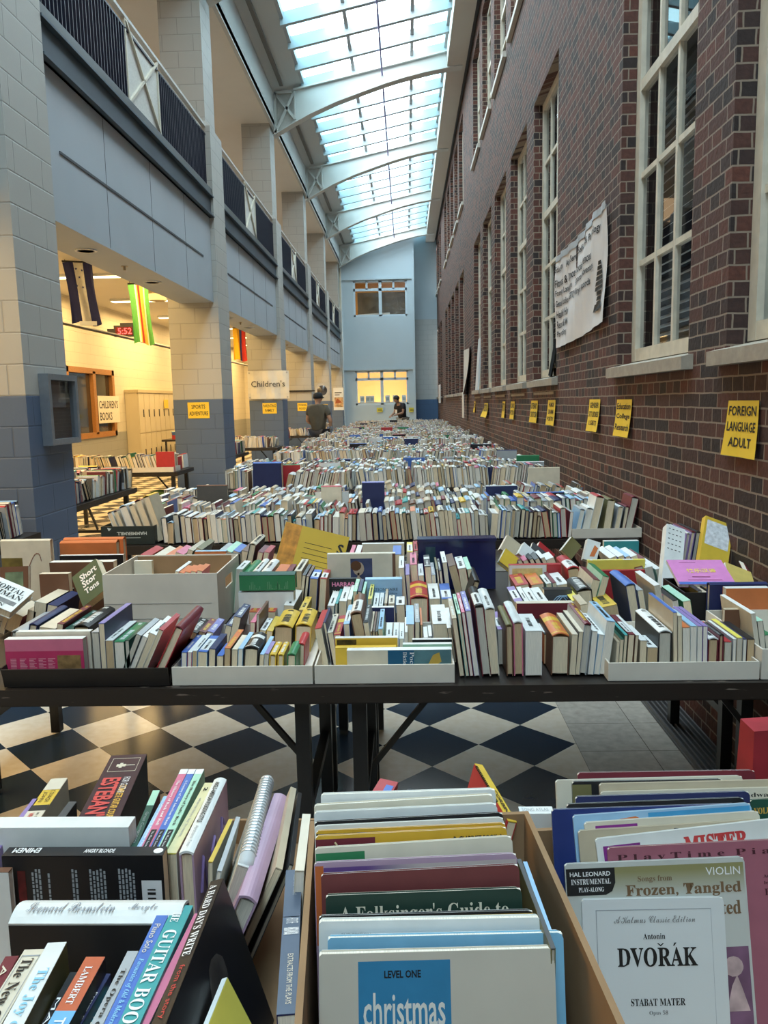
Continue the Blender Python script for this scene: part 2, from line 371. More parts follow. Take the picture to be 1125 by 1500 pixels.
# left side: columns, fascia, beams
for k, y in enumerate(COLY):
    b = MB(); b.box(-3.18, LX, y, y+.67, 0, 5.16)
    b.hexa([(-3.18, y, 5.16), (LX, y, 5.16), (LX, y+.67, 5.16), (-3.18, y+.67, 5.16), (-3.12, y+.06, 5.24), (LX-.07, y+.06, 5.24), (LX-.07, y+.61, 5.24), (-3.12, y+.61, 5.24)])
    b.box(-3.12, LX-.07, y+.06, y+.61, 5.24, 6.96)
    struct(b, 'column', BLOCK)
for k in range(6):
    y0, y1 = COLY[k]+.67, COLY[k+1]
    b = MB(); b.box(-3.02, -2.56, y0, y1, 2.91, 4.0, 0)
    for j in (1, 2, 3): b.box(-2.5601, -2.5585, y0+(y1-y0)*j/4-.004, y0+(y1-y0)*j/4+.004, 2.92, 4.0, 1)
    b.box(-2.561, -2.552, y0+.3, y1-.45, 3.425, 3.445, 1)
    struct(b, 'wall_fascia', [M_FASC, mat('reveal_dark', (.07, .075, .085), .6)])
    b = MB(); b.box(-2.60, -2.535, y0, y1, 4.0, 4.27); b.box(-2.60, -2.49, y0, y1, 4.0, 4.018); b.box(-2.60, -2.49, y0, y1, 4.252, 4.27)
    b.box(-2.62, -2.51, y0, y1, 4.27, 4.36, 1); struct(b, 'beam', [M_SLATE, M_STEEL])
    nm = ('bay behind the camera', 'nearest bay', 'second bay', 'third bay', 'fourth bay', 'bay by the far wall')[k]
    t = thing('balcony_railing', 'navy balcony railing with a white cross panel, in the %s' % nm, 'railing', (-2.58, y0, 4.36))
    L = y1-y0; xa, xb = L*.40, L*.60
    bx(-.025, .025, 0, L, .78, .81).build('top_rail', mat('rail_pale', (.45, .45, .43), .4), t)
    bx(-.02, .02, 0, L, .68, .70).build('mid_rail', M_NAVY, t)
    bx(-.02, .02, 0, L, .01, .035).build('bottom_rail', M_SLATE, t)
    for s0, s1 in ((.02, xa), (xb, L-.02)):
        q = MB(); j = s0
        while j < s1: q.box(-.022, .022, j, j+.012, .035, .68); j += .072
        q.build('baluster_panel', M_NAVY, t)
    q = MB(); q.box(-.006, .006, xa+.03, xb-.03, .04, .74); q.build('mesh_panel', mat('panel_white', (.58, .57, .53), .6, .08, 60), t)
    q = MB()
    for p, r in (((0, xa+.02, .04), (0, xb-.02, .76)), ((0, xa+.02, .76), (0, xb-.02, .04))): q.bar((.016, p[1], p[2]), (.016, r[1], r[2]), .03, .022)
    q.box(-.02, .02, xa, xa+.03, .03, .78); q.box(-.02, .02, xb-.03, xb, .03, .78); q.build('cross_frame', mat('panel_frame', (.60, .55, .45), .5), t)
b = MB(); b.box(-7, -2.6, YB, 32.5, 4.0, 4.36); struct(b, 'ceiling_slab', M_SOFF)
b = MB(); b.quad((-7, YB, 3.7), (-3.02, YB, 3.7), (-3.02, 32.5, 3.7), (-7, 32.5, 3.7)); b.box(-3.03, -3.0, YB, 32.5, 2.93, 3.7); struct(b, 'ceiling_room', M_SOFF)
b = MB(); wall_grid(b, 'x', -6.5, YB, 32.5, 0, 3.7, [(15.38, 17.75, 1.0, 2.29)], -.12); struct(b, 'wall_left', M_ROOM)
b = MB(); b.quad((-6.2, YB, 4.36), (-6.2, 32.5, 4.36), (-6.2, 32.5, 7.0), (-6.2, YB, 7.0)); struct(b, 'wall_gallery', block_mat('gallery_block', (.62, .48, .33), (.62, .48, .33), 0))
b = MB(); b.box(-6.5, -2.5, YB, 32.5, 6.96, 7.06); struct(b, 'ceiling_gallery', M_SOFF)
for zz in (0, 4.36):
    b = MB(); b.quad((-7, 32.49, zz), (-2.5, 32.49, zz), (-2.5, 32.49, zz+3.7), (-7, 32.49, zz+3.7)); struct(b, 'wall_end', M_ROOM)
b = MB(); b.box(-2.56, -2.5, YB, YE, 6.93, 7.62, 0)
b.hexa([(-2.5, YB, 7.60), (-1.95, YB, 7.74), (-1.95, YE, 7.74), (-2.5, YE, 7.60), (-2.5, YB, 7.72), (-1.95, YB, 7.9), (-1.95, YE, 7.9), (-2.5, YE, 7.72)], 0)
for k in range(6): b.box(-2.33, -2.26, COLY[k]+.6, COLY[k+1]+.0, 7.60, 7.645, 1)
struct(b, 'ceiling_eave', [mat('eave_white', (.48, .48, .46), .6, .02, 2), mat('eave_reveal', (.16, .14, .12), .7)])
b = MB(); b.box(.90, 1.26, YB, YE, 7.96, 8.42); b.box(1.24, WX+.02, YB, YE, 8.06, 8.5, 1); struct(b, 'beam_gutter', [mat('gutter_beige', (.52, .49, .44), .6, .02, 2), mat('gutter_dark', (.10, .10, .10), .6)])
b = MB(); b.quad((-7, YB, 0), (WX, YB, 0), (WX, YB, 8.6), (-7, YB, 8.6)); struct(b, 'wall_back', mat('back_wall_bounce_white', (.70, .70, .67), .7))  # unseen wall, shuts out light from behind and bounces skylight onto camera-facing covers

# roof: skylight bars, panes, curved ribs
sk = lambda x: 7.84 + (x+1.95)*.205
M_BAR = mat('skylight_bar', (.36, .42, .44), .45, .03, 4)
RIBY = [y+.33 for y in COLY]
b = MB()
ys = [YB+.3]
for k in range(len(RIBY)):
    r0 = RIBY[k]; r1 = RIBY[k+1] if k+1 < len(RIBY) else YE
    ys += [r0+(r1-r0)*j/6 for j in range(0, 6)]
for y in ys:
    b.hexa([(-1.95, y-.045, sk(-1.95)-.20), (.92, y-.045, sk(.92)-.20), (.92, y+.045, sk(.92)-.20), (-1.95, y+.045, sk(-1.95)-.20), (-1.95, y-.045, sk(-1.95)), (.92, y-.045, sk(.92)), (.92, y+.045, sk(.92)), (-1.95, y+.045, sk(-1.95))])
struct(b, 'beam_skylight_bars', M_BAR)
b = MB()
for x in (-1.92, -.92, .22, .88): b.box(x-.03, x+.03, YB, YE, sk(x)-.10, sk(x)+.02)
struct(b, 'beam_skylight_mullions', mat('mullion_grey', (.36, .37, .38), .5))
gp = [(-1.95, -1.28, 0), (-1.28, .50, 1), (.50, .92, 0)]
b = MB()
for x0, x1, mi in gp: b.quad((x0, YB, sk(x0)+.01), (x1, YB, sk(x1)+.01), (x1, YE, sk(x1)+.01), (x0, YE, sk(x0)+.01), mi)
struct(b, 'window_99', [glass_mat('skylight_reflection_tint', (.36, .62, .70), .06, .1), glass_mat('skylight_clear', (.86, .95, .98), .05, .1)])  # edge bands tinted blue to stand in for reflections on the glass
M_RIB = mat('rib_white', (.54, .54, .51), .5, .02, 3)
bot = [(-2.52, 6.80), (-2.15, 7.0), (-1.78, 7.18), (-1.25, 7.39), (-.72, 7.56), (-.3, 7.69), (.08, 7.79), (.5, 7.88), (.93, 7.945), (1.20, 7.97)]
top = lambda x: min(7.62+(x+2.06)*.205, sk(x)-.03)
for y in RIBY:
    b = MB()
    for (x0, z0), (x1, z1) in zip(bot[1:], bot[2:]):
        b.hexa([(x0, y-.03, z0), (x1, y-.03, z1), (x1, y+.03, z1), (x0, y+.03, z0), (x0, y-.03, top(x0)), (x1, y-.03, top(x1)), (x1, y+.03, top(x1)), (x0, y+.03, top(x0))])
    for (x0, z0), (x1, z1) in zip(bot, bot[1:]):
        b.hexa([(x0, y-.11, z0-.02), (x1, y-.11, z1-.02), (x1, y+.11, z1-.02), (x0, y+.11, z0-.02), (x0, y-.11, z0), (x1, y-.11, z1), (x1, y+.11, z1), (x0, y+.11, z0)])
    b.hexa([(-2.10, y-.10, top(-2.10)), (.92, y-.10, top(.92)), (.92, y+.10, top(.92)), (-2.10, y+.10, top(-2.10)), (-2.10, y-.10, top(-2.10)+.03), (.92, y-.10, top(.92)+.03), (.92, y+.10, top(.92)+.03), (-2.10, y+.10, top(-2.10)+.03)])
    A, B_, C_, D_ = (-2.48, y-.07, 6.84), (-2.08, y-.07, 7.08), (-2.08, y-.07, 7.60), (-2.47, y-.07, 7.58)
    for p, q in ((B_, C_), (C_, D_), (D_, A), (A, C_), (D_, B_)): b.bar(p, q, .03, .05)
    b.hexa([(-2.48, y-.02, 6.84), (-2.08, y-.02, 7.05), (-2.08, y+.02, 7.05), (-2.48, y+.02, 6.84), (-2.48, y-.02, 7.58), (-2.08, y-.02, 7.61), (-2.08, y+.02, 7.61), (-2.48, y+.02, 7.58)], 1)
    struct(b, 'beam_rib', [M_RIB, mat('bracket_plate', (.50, .48, .44), .6)])
q = MB(); q.tube([(-.36, YB, 7.86), (-.36, YE, 7.86)], .016); struct(q, 'trim_conduit', mat('conduit_purple', (.14, .11, .30), .5))

# the far end
b = MB(); lw, uw = (-2.02, .10, 1.45, 2.80), (-2.02, .10, 4.93, 6.31)
wall_grid(b, 'y', 32.5, LX, .39, 0, 9.0, [lw, uw], .18)
b.quad((.39, 32.5, 0), (.39, YE, 0), (.39, YE, 9), (.39, 32.5, 9))
b.box(-2.45, .35, 32.44, 32.5, 2.83, 2.90); b.box(-2.45, .30, 32.44, 32.5, 6.34, 6.42); b.box(.30, .39, 32.42, 32.5, 0, 7.9)
struct(b, 'wall_far', M_BLUEW)
b = MB(); b.quad((.39, YE, 0), (WX, YE, 0), (WX, YE, 4.9), (.39, YE, 4.9)); b.quad((.39, YE, 4.9), (WX, YE, 4.9), (WX, YE, 9), (.39, YE, 9), 1)
struct(b, 'wall_far_recess', [block_mat('recess_block', (.45, .47, .46), (.07, .14, .26)), M_BLUEW])
b = MB(); b.box(-2.6, .38, 36.0, 36.1, 0, 7.5); b.box(-2.6, -2.5, 32.69, 36, 0, 7.5); b.box(.33, .38, 32.7, 36, 0, 7.5); b.box(-2.5, .33, 32.69, 36, 3.0, 4.2, 1); b.box(-2.5, .33, 32.69, 36, 6.7, 6.8, 1)
struct(b, 'wall_far_room', [mat('far_room_yellow', (.68, .43, .15), .7), M_SOFF])
for i, (o, zt) in enumerate(((lw, 2.47), (uw, 5.97))):
    b = MB(); y0, y1 = 32.54, 32.62; m_ = (o[0]+o[1])/2
    b.box(o[0], o[0]+.07, y0, y1, o[2], o[3]); b.box(o[1]-.07, o[1], y0, y1, o[2], o[3]); b.box(o[0], o[1], y0, y1, o[2], o[2]+.07); b.box(o[0], o[1], y0, y1, o[3]-.06, o[3])
    b.box(m_-.06, m_+.06, y0, y1, o[2], o[3]); b.box(o[0], o[1], y0, y1, zt-.05, zt+.05)
    for x in ((o[0]+m_)/2, (o[1]+m_)/2): b.box(x-.04, x+.04, y0, y1, zt, o[3])
    f = struct(b, 'window_%d' % (60+i), mat('far_window_frame', (.50, .60, .66), .5))
    g = MB(); g.quad((o[0], 32.58, o[2]), (o[1], 32.58, o[2]), (o[1], 32.58, o[3]), (o[0], 32.58, o[3])); g.build('window_glass', glass_mat('far_glass', (.92, .92, .9), .05), f)
b = MB(); b.box(-1.9, .05, 33.2, 33.28, 4.95, 5.95, 0); b.hexa([(-1.9, 33.1, 4.9), (-.6, 33.1, 4.9), (-.6, 33.19, 4.9), (-1.9, 33.19, 4.9), (-1.9, 33.1, 5.08), (-.6, 33.1, 5.14), (-.6, 33.19, 5.14), (-1.9, 33.19, 5.08)], 1)
struct(b, 'wall_upper_lobby', [mat('lobby_brown', (.13, .085, .04), .5, .25, 3), M_SOFF])
for x in (-1.78, -1.55, -1.38, -.75, -.45, -.08):
    q = MB(); q.box(x-.09, x+.09, 32.72, 32.74, 1.56, 1.82); o = q.build('paper_notice', mat('paper_pale', (.60, .70, .76), .7))
    tag(o, 'small pale notice standing inside the yellow lit far window', 'notice', 'notices in the far window')
    q = MB(); q.box(x-.06, x+.06, 32.715, 32.72, 1.62, 1.75); q.build('printed_block', mat('print_grey', (.30, .38, .45), .7), o)
b = MB(); b.box(LX, .39, 32.68, 32.78, 1.40, 1.56); struct(b, 'trim_far_shelf', M_SOFF)

# ------------------------------------------------------------------ the side room
b = MB()
for k in range(8):
    y = 7.0+k*3.1; b.box(-5.9, -3.6, y, y+.16, 3.66, 3.695)
o = None
for k in range(8):
    y = 7.0+k*3.1; t = thing('ceiling_light', 'long slim ceiling strip light in the side room, %s from the near end' % ('first', 'second', 'third', 'fourth', 'fifth', 'sixth', 'seventh', 'eighth')[k], 'ceiling light', (-4.75, y, 3.7))
    bx(-1.15, 1.15, 0, .18, -.045, 0).build('housing', M_WHITE, t)
    bx(-1.13, 1.13, .01, .17, -.055, -.045).build('diffuser', mat('strip_glow', (1.0, .80, .45), emit=5), t)
ORD = 'first second third fourth fifth sixth seventh eighth ninth tenth eleventh twelfth thirteenth fourteenth fifteenth sixteenth seventeenth eighteenth nineteenth twentieth'.split()
TENS = {20: 'twenty', 30: 'thirty', 40: 'forty', 50: 'fifty', 60: 'sixty', 70: 'seventy', 80: 'eighty', 90: 'ninety'}
def ordinal(n):
    if n <= 20: return ORD[n-1]
    if n >= 100: return 'hundredth' if n == 100 else 'hundred and ' + ordinal(n-100)
    t, u = n//10*10, n % 10
    return TENS[t][:-1]+'ieth' if u == 0 else TENS[t]+'-'+ORD[u-1]
k = 0
for bay in range(1, 6):
    for fr in (.25, .62):
        y = COLY[bay]+.67+(COLY[bay+1]-COLY[bay]-.67)*fr; k += 1
        t = thing('downlight', 'round recessed downlight in the soffit edge, %s from the near column' % ordinal(k), 'downlight', (-2.78, y, 2.91))
        q = MB(); q.lathe([(.095, -.012), (.095, 0), (.07, 0), (.07, -.012)], 0, 0, 20); q.build('trim_ring', M_WHITE, t)
        q = MB(); q.lathe([(.068, -.004), (.068, -.001)], 0, 0, 20); q.build('lamp', mat('lamp_warm', (1.0, .72, .38), emit=3 if bay > 1 else .6), t)
    y = COLY[bay]+.67+(COLY[bay+1]-COLY[bay]-.67)*.42
    t = thing('sprinkler', 'small white sprinkler head in the soffit of the %s bay' % ('nearest', 'second', 'third', 'fourth', 'farthest')[bay-1], 'sprinkler', (-2.74, y, 2.91))
    q = MB(); q.lathe([(.035, -.006), (.035, 0), (.012, -.001), (.012, -.04)], 0, 0, 12); q.build('head', mat('sprinkler_tan', (.40, .32, .22), .4), t)
k = 0
for bay in range(2, 6):
    k += 1; y = COLY[bay]+2.2
    t = thing('gallery_downlight', 'round downlight in the upper gallery ceiling, %s along' % ordinal(k), 'downlight', (-3.1, y, 6.96))
    q = MB(); q.lathe([(.11, -.012), (.11, 0), (.08, 0), (.08, -.012)], 0, 0, 20); q.build('trim_ring', mat('ring_tan', (.35, .30, .24), .5), t)
    q = MB(); q.lathe([(.078, -.004), (.078, -.001)], 0, 0, 20); q.build('lamp', mat('lamp_dim', (.9, .75, .5), emit=.5), t)

# window with the CHILDREN'S BOOKS sign, lockers, clock, flags
b = MB(); o = (15.38, 17.75, 1.0, 2.29); X = -6.5
M_WOOD = mat('oak_frame', (.38, .17, .05), .5, .2, 12, stretch=(2, 2, 9))
for y0, y1, z0, z1 in ((15.30, 15.42, .93, 2.36), (17.70, 17.83, .93, 2.36), (15.3, 17.83, .93, 1.04), (15.3, 17.83, 2.25, 2.36), (16.62, 16.76, 1.0, 2.3)): b.box(X-.1, X+.03, y0, y1, z0, z1)
f = struct(b, 'window_70', M_WOOD)
g = MB(); g.quad((X-.05, 15.4, 1), (X-.05, 17.75, 1), (X-.05, 17.75, 2.29), (X-.05, 15.4, 2.29)); g.build('window_glass', mat('dark_pane', (.045, .040, .032), .05, .3, 2, .8), f)
t = tag(bx(X+.031, X+.036, 16.78, 18.02, 1.22, 1.80).build('paper_sign', mat('paper_warm', (.80, .74, .64), .7)), 'white paper sign reading CHILDREN\'S BOOKS taped over the oak framed window', 'sign')
q = MB(); put_text(q, "CHILDREN'S", (X+.037, 16.83, 1.53), (0, 1, 0), (0, 0, 1), w=1.10, h=.17, bold=.012); put_text(q, 'BOOKS', (X+.037, 16.85, 1.28), (0, 1, 0), (0, 0, 1), w=.70, h=.17, bold=.012); q.build('lettering', M_INK, t)
LK = thing('locker_bank', 'cream bank of tall lockers along the side room wall', 'lockers', (-6.5, 18.5, 0))
M_LOCK = mat('locker_cream', (.62, .54, .38), .5, .02, 3)
bx(.005, .30, 0, 5.6, 0, 1.88).build('cabinet', M_LOCK, LK)
bx(.005, .33, -.02, 5.62, 1.881, 1.95).build('cornice', mat('locker_trim', (.52, .44, .28), .5), LK)
for j in range(14):
    for zz in (0.02, .95):
        d = bx(.301, .315, .02+j*.4, .39+j*.4, zz, zz+.91).build('door', M_LOCK, LK)
        bx(.316, .325, .30+j*.4, .345+j*.4, zz+.36, zz+.54).build('handle', M_INK, d)
t = tag(bx(-6.165, -6.16, 22.1, 23.4, 1.15, 1.72).build('paper_poster', mat('paper_warm', (.80, .74, .64), .7)), 'white printed poster taped on the cream lockers', 'poster')
q = MB()
for r in range(5):
    y = 22.2
    while y < 23.2:
        l = rnd.uniform(.05, .2); q.quad((-6.159, y, 1.2+r*.1), (-6.159, y+l, 1.2+r*.1), (-6.159, y+l, 1.26+r*.1), (-6.159, y, 1.26+r*.1)); y += l+.05
q.build('print', M_INK, t)
tag(bx(-6.165, -6.16, 20.4, 20.75, 1.5, 1.72).build('sticky_note', M_YEL), 'small yellow note on the cream lockers', 'note')
t = thing('digital_clock', 'black digital clock with red numerals hanging in the side room', 'clock', (-5.55, 16.0, 2.93))
bx(-.20, .20, 0, .10, 0, .22).build('casing', M_STEEL, t); bx(-.17, .17, -.006, 0, .03, .19).build('display', mat('display_dark', (.10, .012, .012), .2), t)
q = MB(); put_text(q, '5:52', (-.12, -.007, .05), (1, 0, 0), (0, 0, 1), h=.12, bold=.01); q.build('numerals', mat('led_red', (1, .05, .06), emit=3), t)
bx(-.34, -.2, .02, .08, .07, .16).build('bracket', M_STEEL, t); bx(-.08, .25, .03, .06, .22, .27).build('hanger', M_STEEL, t)
q = MB(); q.tube([(-5.3, 9.6, 2.86), (-5.3, 30, 2.86)], .03); o = q.build('track_rail', M_STEEL); tag(o, 'slim black lighting track running behind the hanging flags', 'rail')
def flag(px, Y, zt, zb, wid, name, label, stripes, lean=.0):
    P = at_y(px, 500, Y); t = thing('flag', label, 'flag', (P.x, Y, zb), (0, 0, R(20)))
    n = 24; mats = []; b = MB(); H = zt-zb
    for i, (a, c, key) in enumerate(stripes):
        mats.append(mat('flag_'+key, dict(navy=(.02, .025, .11), white=(.80, .78, .70), green=(.10, .36, .08), gold=(.75, .52, .10), red=(.55, .04, .03), black=(.02, .02, .02), yellow=(.85, .50, .03), blue=(.04, .06, .22))[key], .8))
        for k in range(n):
            for r in range(8):
                u0, u1 = a+(c-a)*k/n, a+(c-a)*(k+1)/n; v0, v1 = r/8, (r+1)/8
                def P3(u, v): return ((u-.5)*wid*(1-.12*math.sin(v*3))+lean*(1-v), .06*math.sin(u*11+v*2)*(1-.4*v), v*H+.03*math.sin(u*6)*(1-v))
                b.quad(P3(u0, v0), P3(u1, v0), P3(u1, v1), P3(u0, v1), i)
    b.build('cloth', mats, t, True)
    bx(-wid/2, wid/2, -.012, .012, H, H+.025).build('rod', M_STEEL, t)
    for s_ in (-1, 1): bx(s_*wid*.4-.004, s_*wid*.4+.004, -.004, .004, H+.0251, 3.705-zb).build('cord', M_STEEL, t)
    return t
t = flag(121, 12.0, 3.66, 2.78, .42, 'navy', 'navy and white striped hanging flag with five dark stars', [(0, .36, 'navy'), (.36, .68, 'white'), (.68, 1, 'navy')], .08)
q = MB()
for u, v in ((-.02, .78), (.06, .76), (.02, .66), (-.02, .54), (.06, .52)):
    pts = [(u+.022*(1 if i % 2 == 0 else .42)*math.sin(i*math.pi/5), -.075, v+.022*(1 if i % 2 == 0 else .42)*math.cos(i*math.pi/5)) for i in range(10)]; q.poly(pts)
q.build('star', mat('star_blue', (.03, .05, .2), .7), t)
bx(-.02, .22, -.12, -.09, -.03, .03).build('weight_card', M_WHITE, t)
flag(207, 14.0, 3.62, 2.63, .34, 'green', 'green, white and gold hanging flag with a red point', [(0, .3, 'green'), (.3, .38, 'white'), (.38, .44, 'gold'), (.44, .55, 'red'), (.55, .72, 'gold'), (.72, .78, 'white'), (.78, 1, 'green')], .05)
flag(351, 22.0, 3.60, 2.75, .36, 'yellow', 'yellow, blue and red hanging flag in the second bay', [(0, .5, 'yellow'), (.5, .68, 'blue'), (.68, 1, 'red')])
for x, y in ((-5.2, 13.2), (-4.6, 15.2)):
    t = thing('ceiling_speaker', 'drum shaped ceiling fitting %s in the side room' % ('over the digital clock' if y < 14 else 'beside the green flag'), 'ceiling fitting', (x, y, 3.5))
    q = MB(); q.lathe([(.10, .02), (.16, 0), (.17, .15), (.17, .2)], 0, 0, 20); q.build('drum', mat('drum_tan', (.55, .44, .28), .6), t)

# notice case on the near column
P0, P1 = at_x(55, 548, LX), at_x(97, 548, LX)
t = thing('notice_case', 'locked grey metal notice case on the nearest block column', 'notice case', (LX, P0.y, 1.285))
wd = P1.y-P0.y+.02
b = MB(); H = .49
for y0, y1, z0, z1 in ((0, .04, 0, H), (wd-.04, wd, 0, H), (.04, wd-.04, 0, .04), (.04, wd-.04, H-.04, H)): b.box(.001, .07, y0, y1, z0, z1)
b.build('frame', mat('aluminium_grey', (.26, .29, .33), .35, metal=.6), t)
bx(.001, .02, .04, wd-.04, .04, H-.04).build('backboard', mat('case_back', (.10, .085, .075), .6, .2, 5), t)
bx(.022, .024, .10, wd-.12, .26, .42).build('paper', mat('faded_paper', (.22, .20, .20), .7), t)
g = MB(); g.quad((.045, .04, .04), (.045, wd-.04, .04), (.045, wd-.04, H-.04), (.045, .04, H-.04)); g.build('glass', M_GLASS, t)

# banner and yellow signs on the left
t = thing('banner', 'translucent white banner reading Children\'s hanging beside the third column', 'banner', (-3.19, 16.26, 1.655))
b = MB()
for i in range(14):
    for j in range(5):
        f3 = lambda u, v: (u*.84, .02*math.sin(u*17+v*3)*(1-v*.5), v*.56)
        b.quad(f3(i/14, j/5), f3((i+1)/14, j/5), f3((i+1)/14, (j+1)/5), f3(i/14, (j+1)/5))
b.build('sheet', mat('banner_vinyl', (.66, .64, .58), .4, .05, 6), t, True)
q = MB(); put_text(q, "Children's", (.075, -.025, .24), (1, 0, 0), (0, 0, 1), w=.68); q.build('lettering', M_INK, t)
for u in (.04, .8):
    for v in (.03, .52):
        q = MB(); q.lathe([(.018, 0), (.018, .004)], 0, 0, 10); o = q.build('grommet', mat('grommet_grey', (.4, .4, .38), .4), t); o.location = (u, -.012, v); o.rotation_euler = (R(90), 0, 0)
def col_sign(xa, xb, ya, yb, Y, lines, label):
    A, B_ = at_y(xa, yb, Y), at_y(xb, ya, Y); t = thing('yellow_sign', label, 'sign', (A.x, Y, A.z)); wd, H = B_.x-A.x, B_.z-A.z
    bx(0, wd, -.006, -.001, 0, H).build('paper', M_YEL, t); q = MB()
    n = len(lines)
    for i, s in enumerate(lines):
        put_text(q, s, (wd*.06 if len(s) > 6 else wd*.18, -.0065, H*(1-(i+.95)/(n+.35))), (1, 0, 0), (0, 0, 1), w=wd*(.88 if len(s) > 6 else .64), h=H*.52/n, bold=.01)
    q.build('lettering', M_INK, t)
col_sign(276, 306, 589, 613, COLY[2], ['SPORTS', 'ADVENTURE'], 'yellow paper sign reading SPORTS ADVENTURE on the second column')
col_sign(385, 405, 590, 606, COLY[3], ['PARENTING', 'FAMILY'], 'yellow paper sign reading PARENTING FAMILY under the hanging banner')
col_sign(436, 450, 590, 602, COLY[4], ['COOKING', 'FOOD'], 'small yellow sign on the fourth column by the man in a cap')
col_sign(473, 480, 592, 603, COLY[5], ['HOME'], 'small yellow sign partly behind the man in a cap')
for i, (xa, s) in enumerate(((552, 'west'), (599, 'east'))):
    A = at_y(xa, 603.5, 32.44); t = thing('yellow_sign', ('small yellow sign under the middle of the yellow lit far window', 'small yellow sign behind the man in black at the far wall')[i], 'sign', A)
    bx(0, .24, -.005, -.001, 0, .17).build('paper', mat('sign_yellow_dull', (.60, .52, .05), .6), t); q = MB()
    for r in (.04, .10): q.quad((.04, -.0055, r), (.2, -.0055, r), (.2, -.0055, r+.02), (.04, -.0055, r+.02))
    q.build('print', M_INK, t)
A = at_y(489, 601, COLY[6]); t = thing('food_poster', 'tall white poster with a slice of pie picture at the last column', 'poster', A)
bx(0, .40, -.006, -.001, 0, .88).build('paper', M_WHITE, t); bx(.03, .38, -.008, -.006, .12, .50).build('photo', mat('food_photo', (.45, .28, .14), .5, .6, 9), t)
q = MB(); q.poly([(.06, -.009, .26), (.34, -.009, .30), (.14, -.009, .47)]); q.build('pie_slice', mat('pie_brown', (.30, .07, .02), .5), t)
bx(.05, .33, -.008, -.006, .66, .70).build('print', M_INK, t); bx(.05, .25, -.008, -.006, .58, .61).build('print', M_INK, t)
A = at_y(472, 572, 21.31); t = thing('round_mirror', 'round dark disc with a pale rim above the man in a cap', 'mirror', (A.x, 21.31, A.z))
q = MB(); q.lathe([(.02, .055), (.10, .045), (.155, .02), (.16, 0)], 0, 0, 24); o = q.build('dome', mat('dome_dark', (.08, .07, .065), .12, .6, 6, .8), t, True); o.rotation_euler = (R(90), 0, 0)
q = MB(); q.lathe([(.16, 0), (.185, 0), (.185, .03), (.16, .03)], 0, 0, 24); o = q.build('rim', mat('rim_pale', (.50, .47, .42), .4), t); o.rotation_euler = (R(90), 0, 0)
bx(-.9, .02, .05, .10, -.02, .02).build('bracket', M_STEEL, t)

# signs on the brick wall: curled yellow sheets
def brick_sign(y0, y1, zt, zb, lines, label, curl=.05,  skew=.0, style='sans'):
    t = thing('yellow_sign', label, 'sign', (WX-.003, y0, zt)); L = y0-y1; H = zt-zb; n = 10
    # local: u runs towards the camera side (-Y), v downwards
    def P(u, v, d=0): return (-.004-.25*curl*v*v-.018*abs(u-.5)*v-d, -(u*L+skew*v*(u-.5)*L), -v*H)
    b = MB()
    for i in range(6):
        for j in range(n): b.quad(P(i/6, (j+1)/n), P((i+1)/6, (j+1)/n), P((i+1)/6, j/n), P(i/6, j/n))
    b.build('paper', M_YEL, t, True)
    q = MB(); k = len(lines)
    for i, s in enumerate(lines):
        v1 = (i+.95)/(k+.55); hh = H*.52/k
        wd = L*min(.88, .115*len(s)+.1); u0 = (1-wd/L)/2
        vs, fs, x0, x1, ya, yb = text_mesh(s, style, .02); o = len(q.v)
        for vv in vs:
            u = u0+(vv.x-x0)/(x1-x0)*wd/L; v = v1-(vv.y-ya)/(yb-ya)*hh/H; q.v.append(P(u, v, .0015))
        for f in fs: q.f.append(tuple(o+a for a in f)); q.m.append(0)
    q.build('lettering', M_INK, t); return t
brick_sign(3.353, 3.066, 1.51, 1.288, ['FOREIGN', 'LANGUAGE', 'ADULT'], 'large yellow sign reading FOREIGN LANGUAGE ADULT on the brick wall', .035, .14)
brick_sign(5.11, 4.77, 1.52, 1.295, ['Education', 'College', 'Research'], 'curled yellow sign reading Education College on the brick wall', .06)
brick_sign(5.87, 5.545, 1.523, 1.30, ['GENDER', 'STUDIES', 'LGBTQ'], 'curled yellow sign reading GENDER STUDIES on the brick wall', .07)
brick_sign(7.57, 7.20, 1.523, 1.295, ['HUMOR', 'DRAMA', 'POETRY'], 'yellow sign on the brick just below the window with a dark board', .05, .1)
brick_sign(8.59, 8.16, 1.52, 1.296, ['LITERARY', 'CRITICISM'], 'yellow sign on the brick, fourth past the wall banner sign', .05, .1)
brick_sign(10.26, 9.88, 1.513, 1.295, ['CLASSIC', 'FICTION'], 'narrow yellow sign on the brick, fifth past the first tall banner', .04)
brick_sign(11.13, 10.82, 1.514, 1.295, ['FICTION'], 'narrow yellow sign on the brick, nearest the curled sheet', .04)
brick_sign(13.7, 13.1, 1.49, 1.26, ['FICTION'], 'curled triangular yellow sheet peeling off the brick', .2, .6)
brick_sign(15.8, 15.45, 1.518, 1.308, ['FICTION'], 'farthest yellow sign on the brick wall', .05)
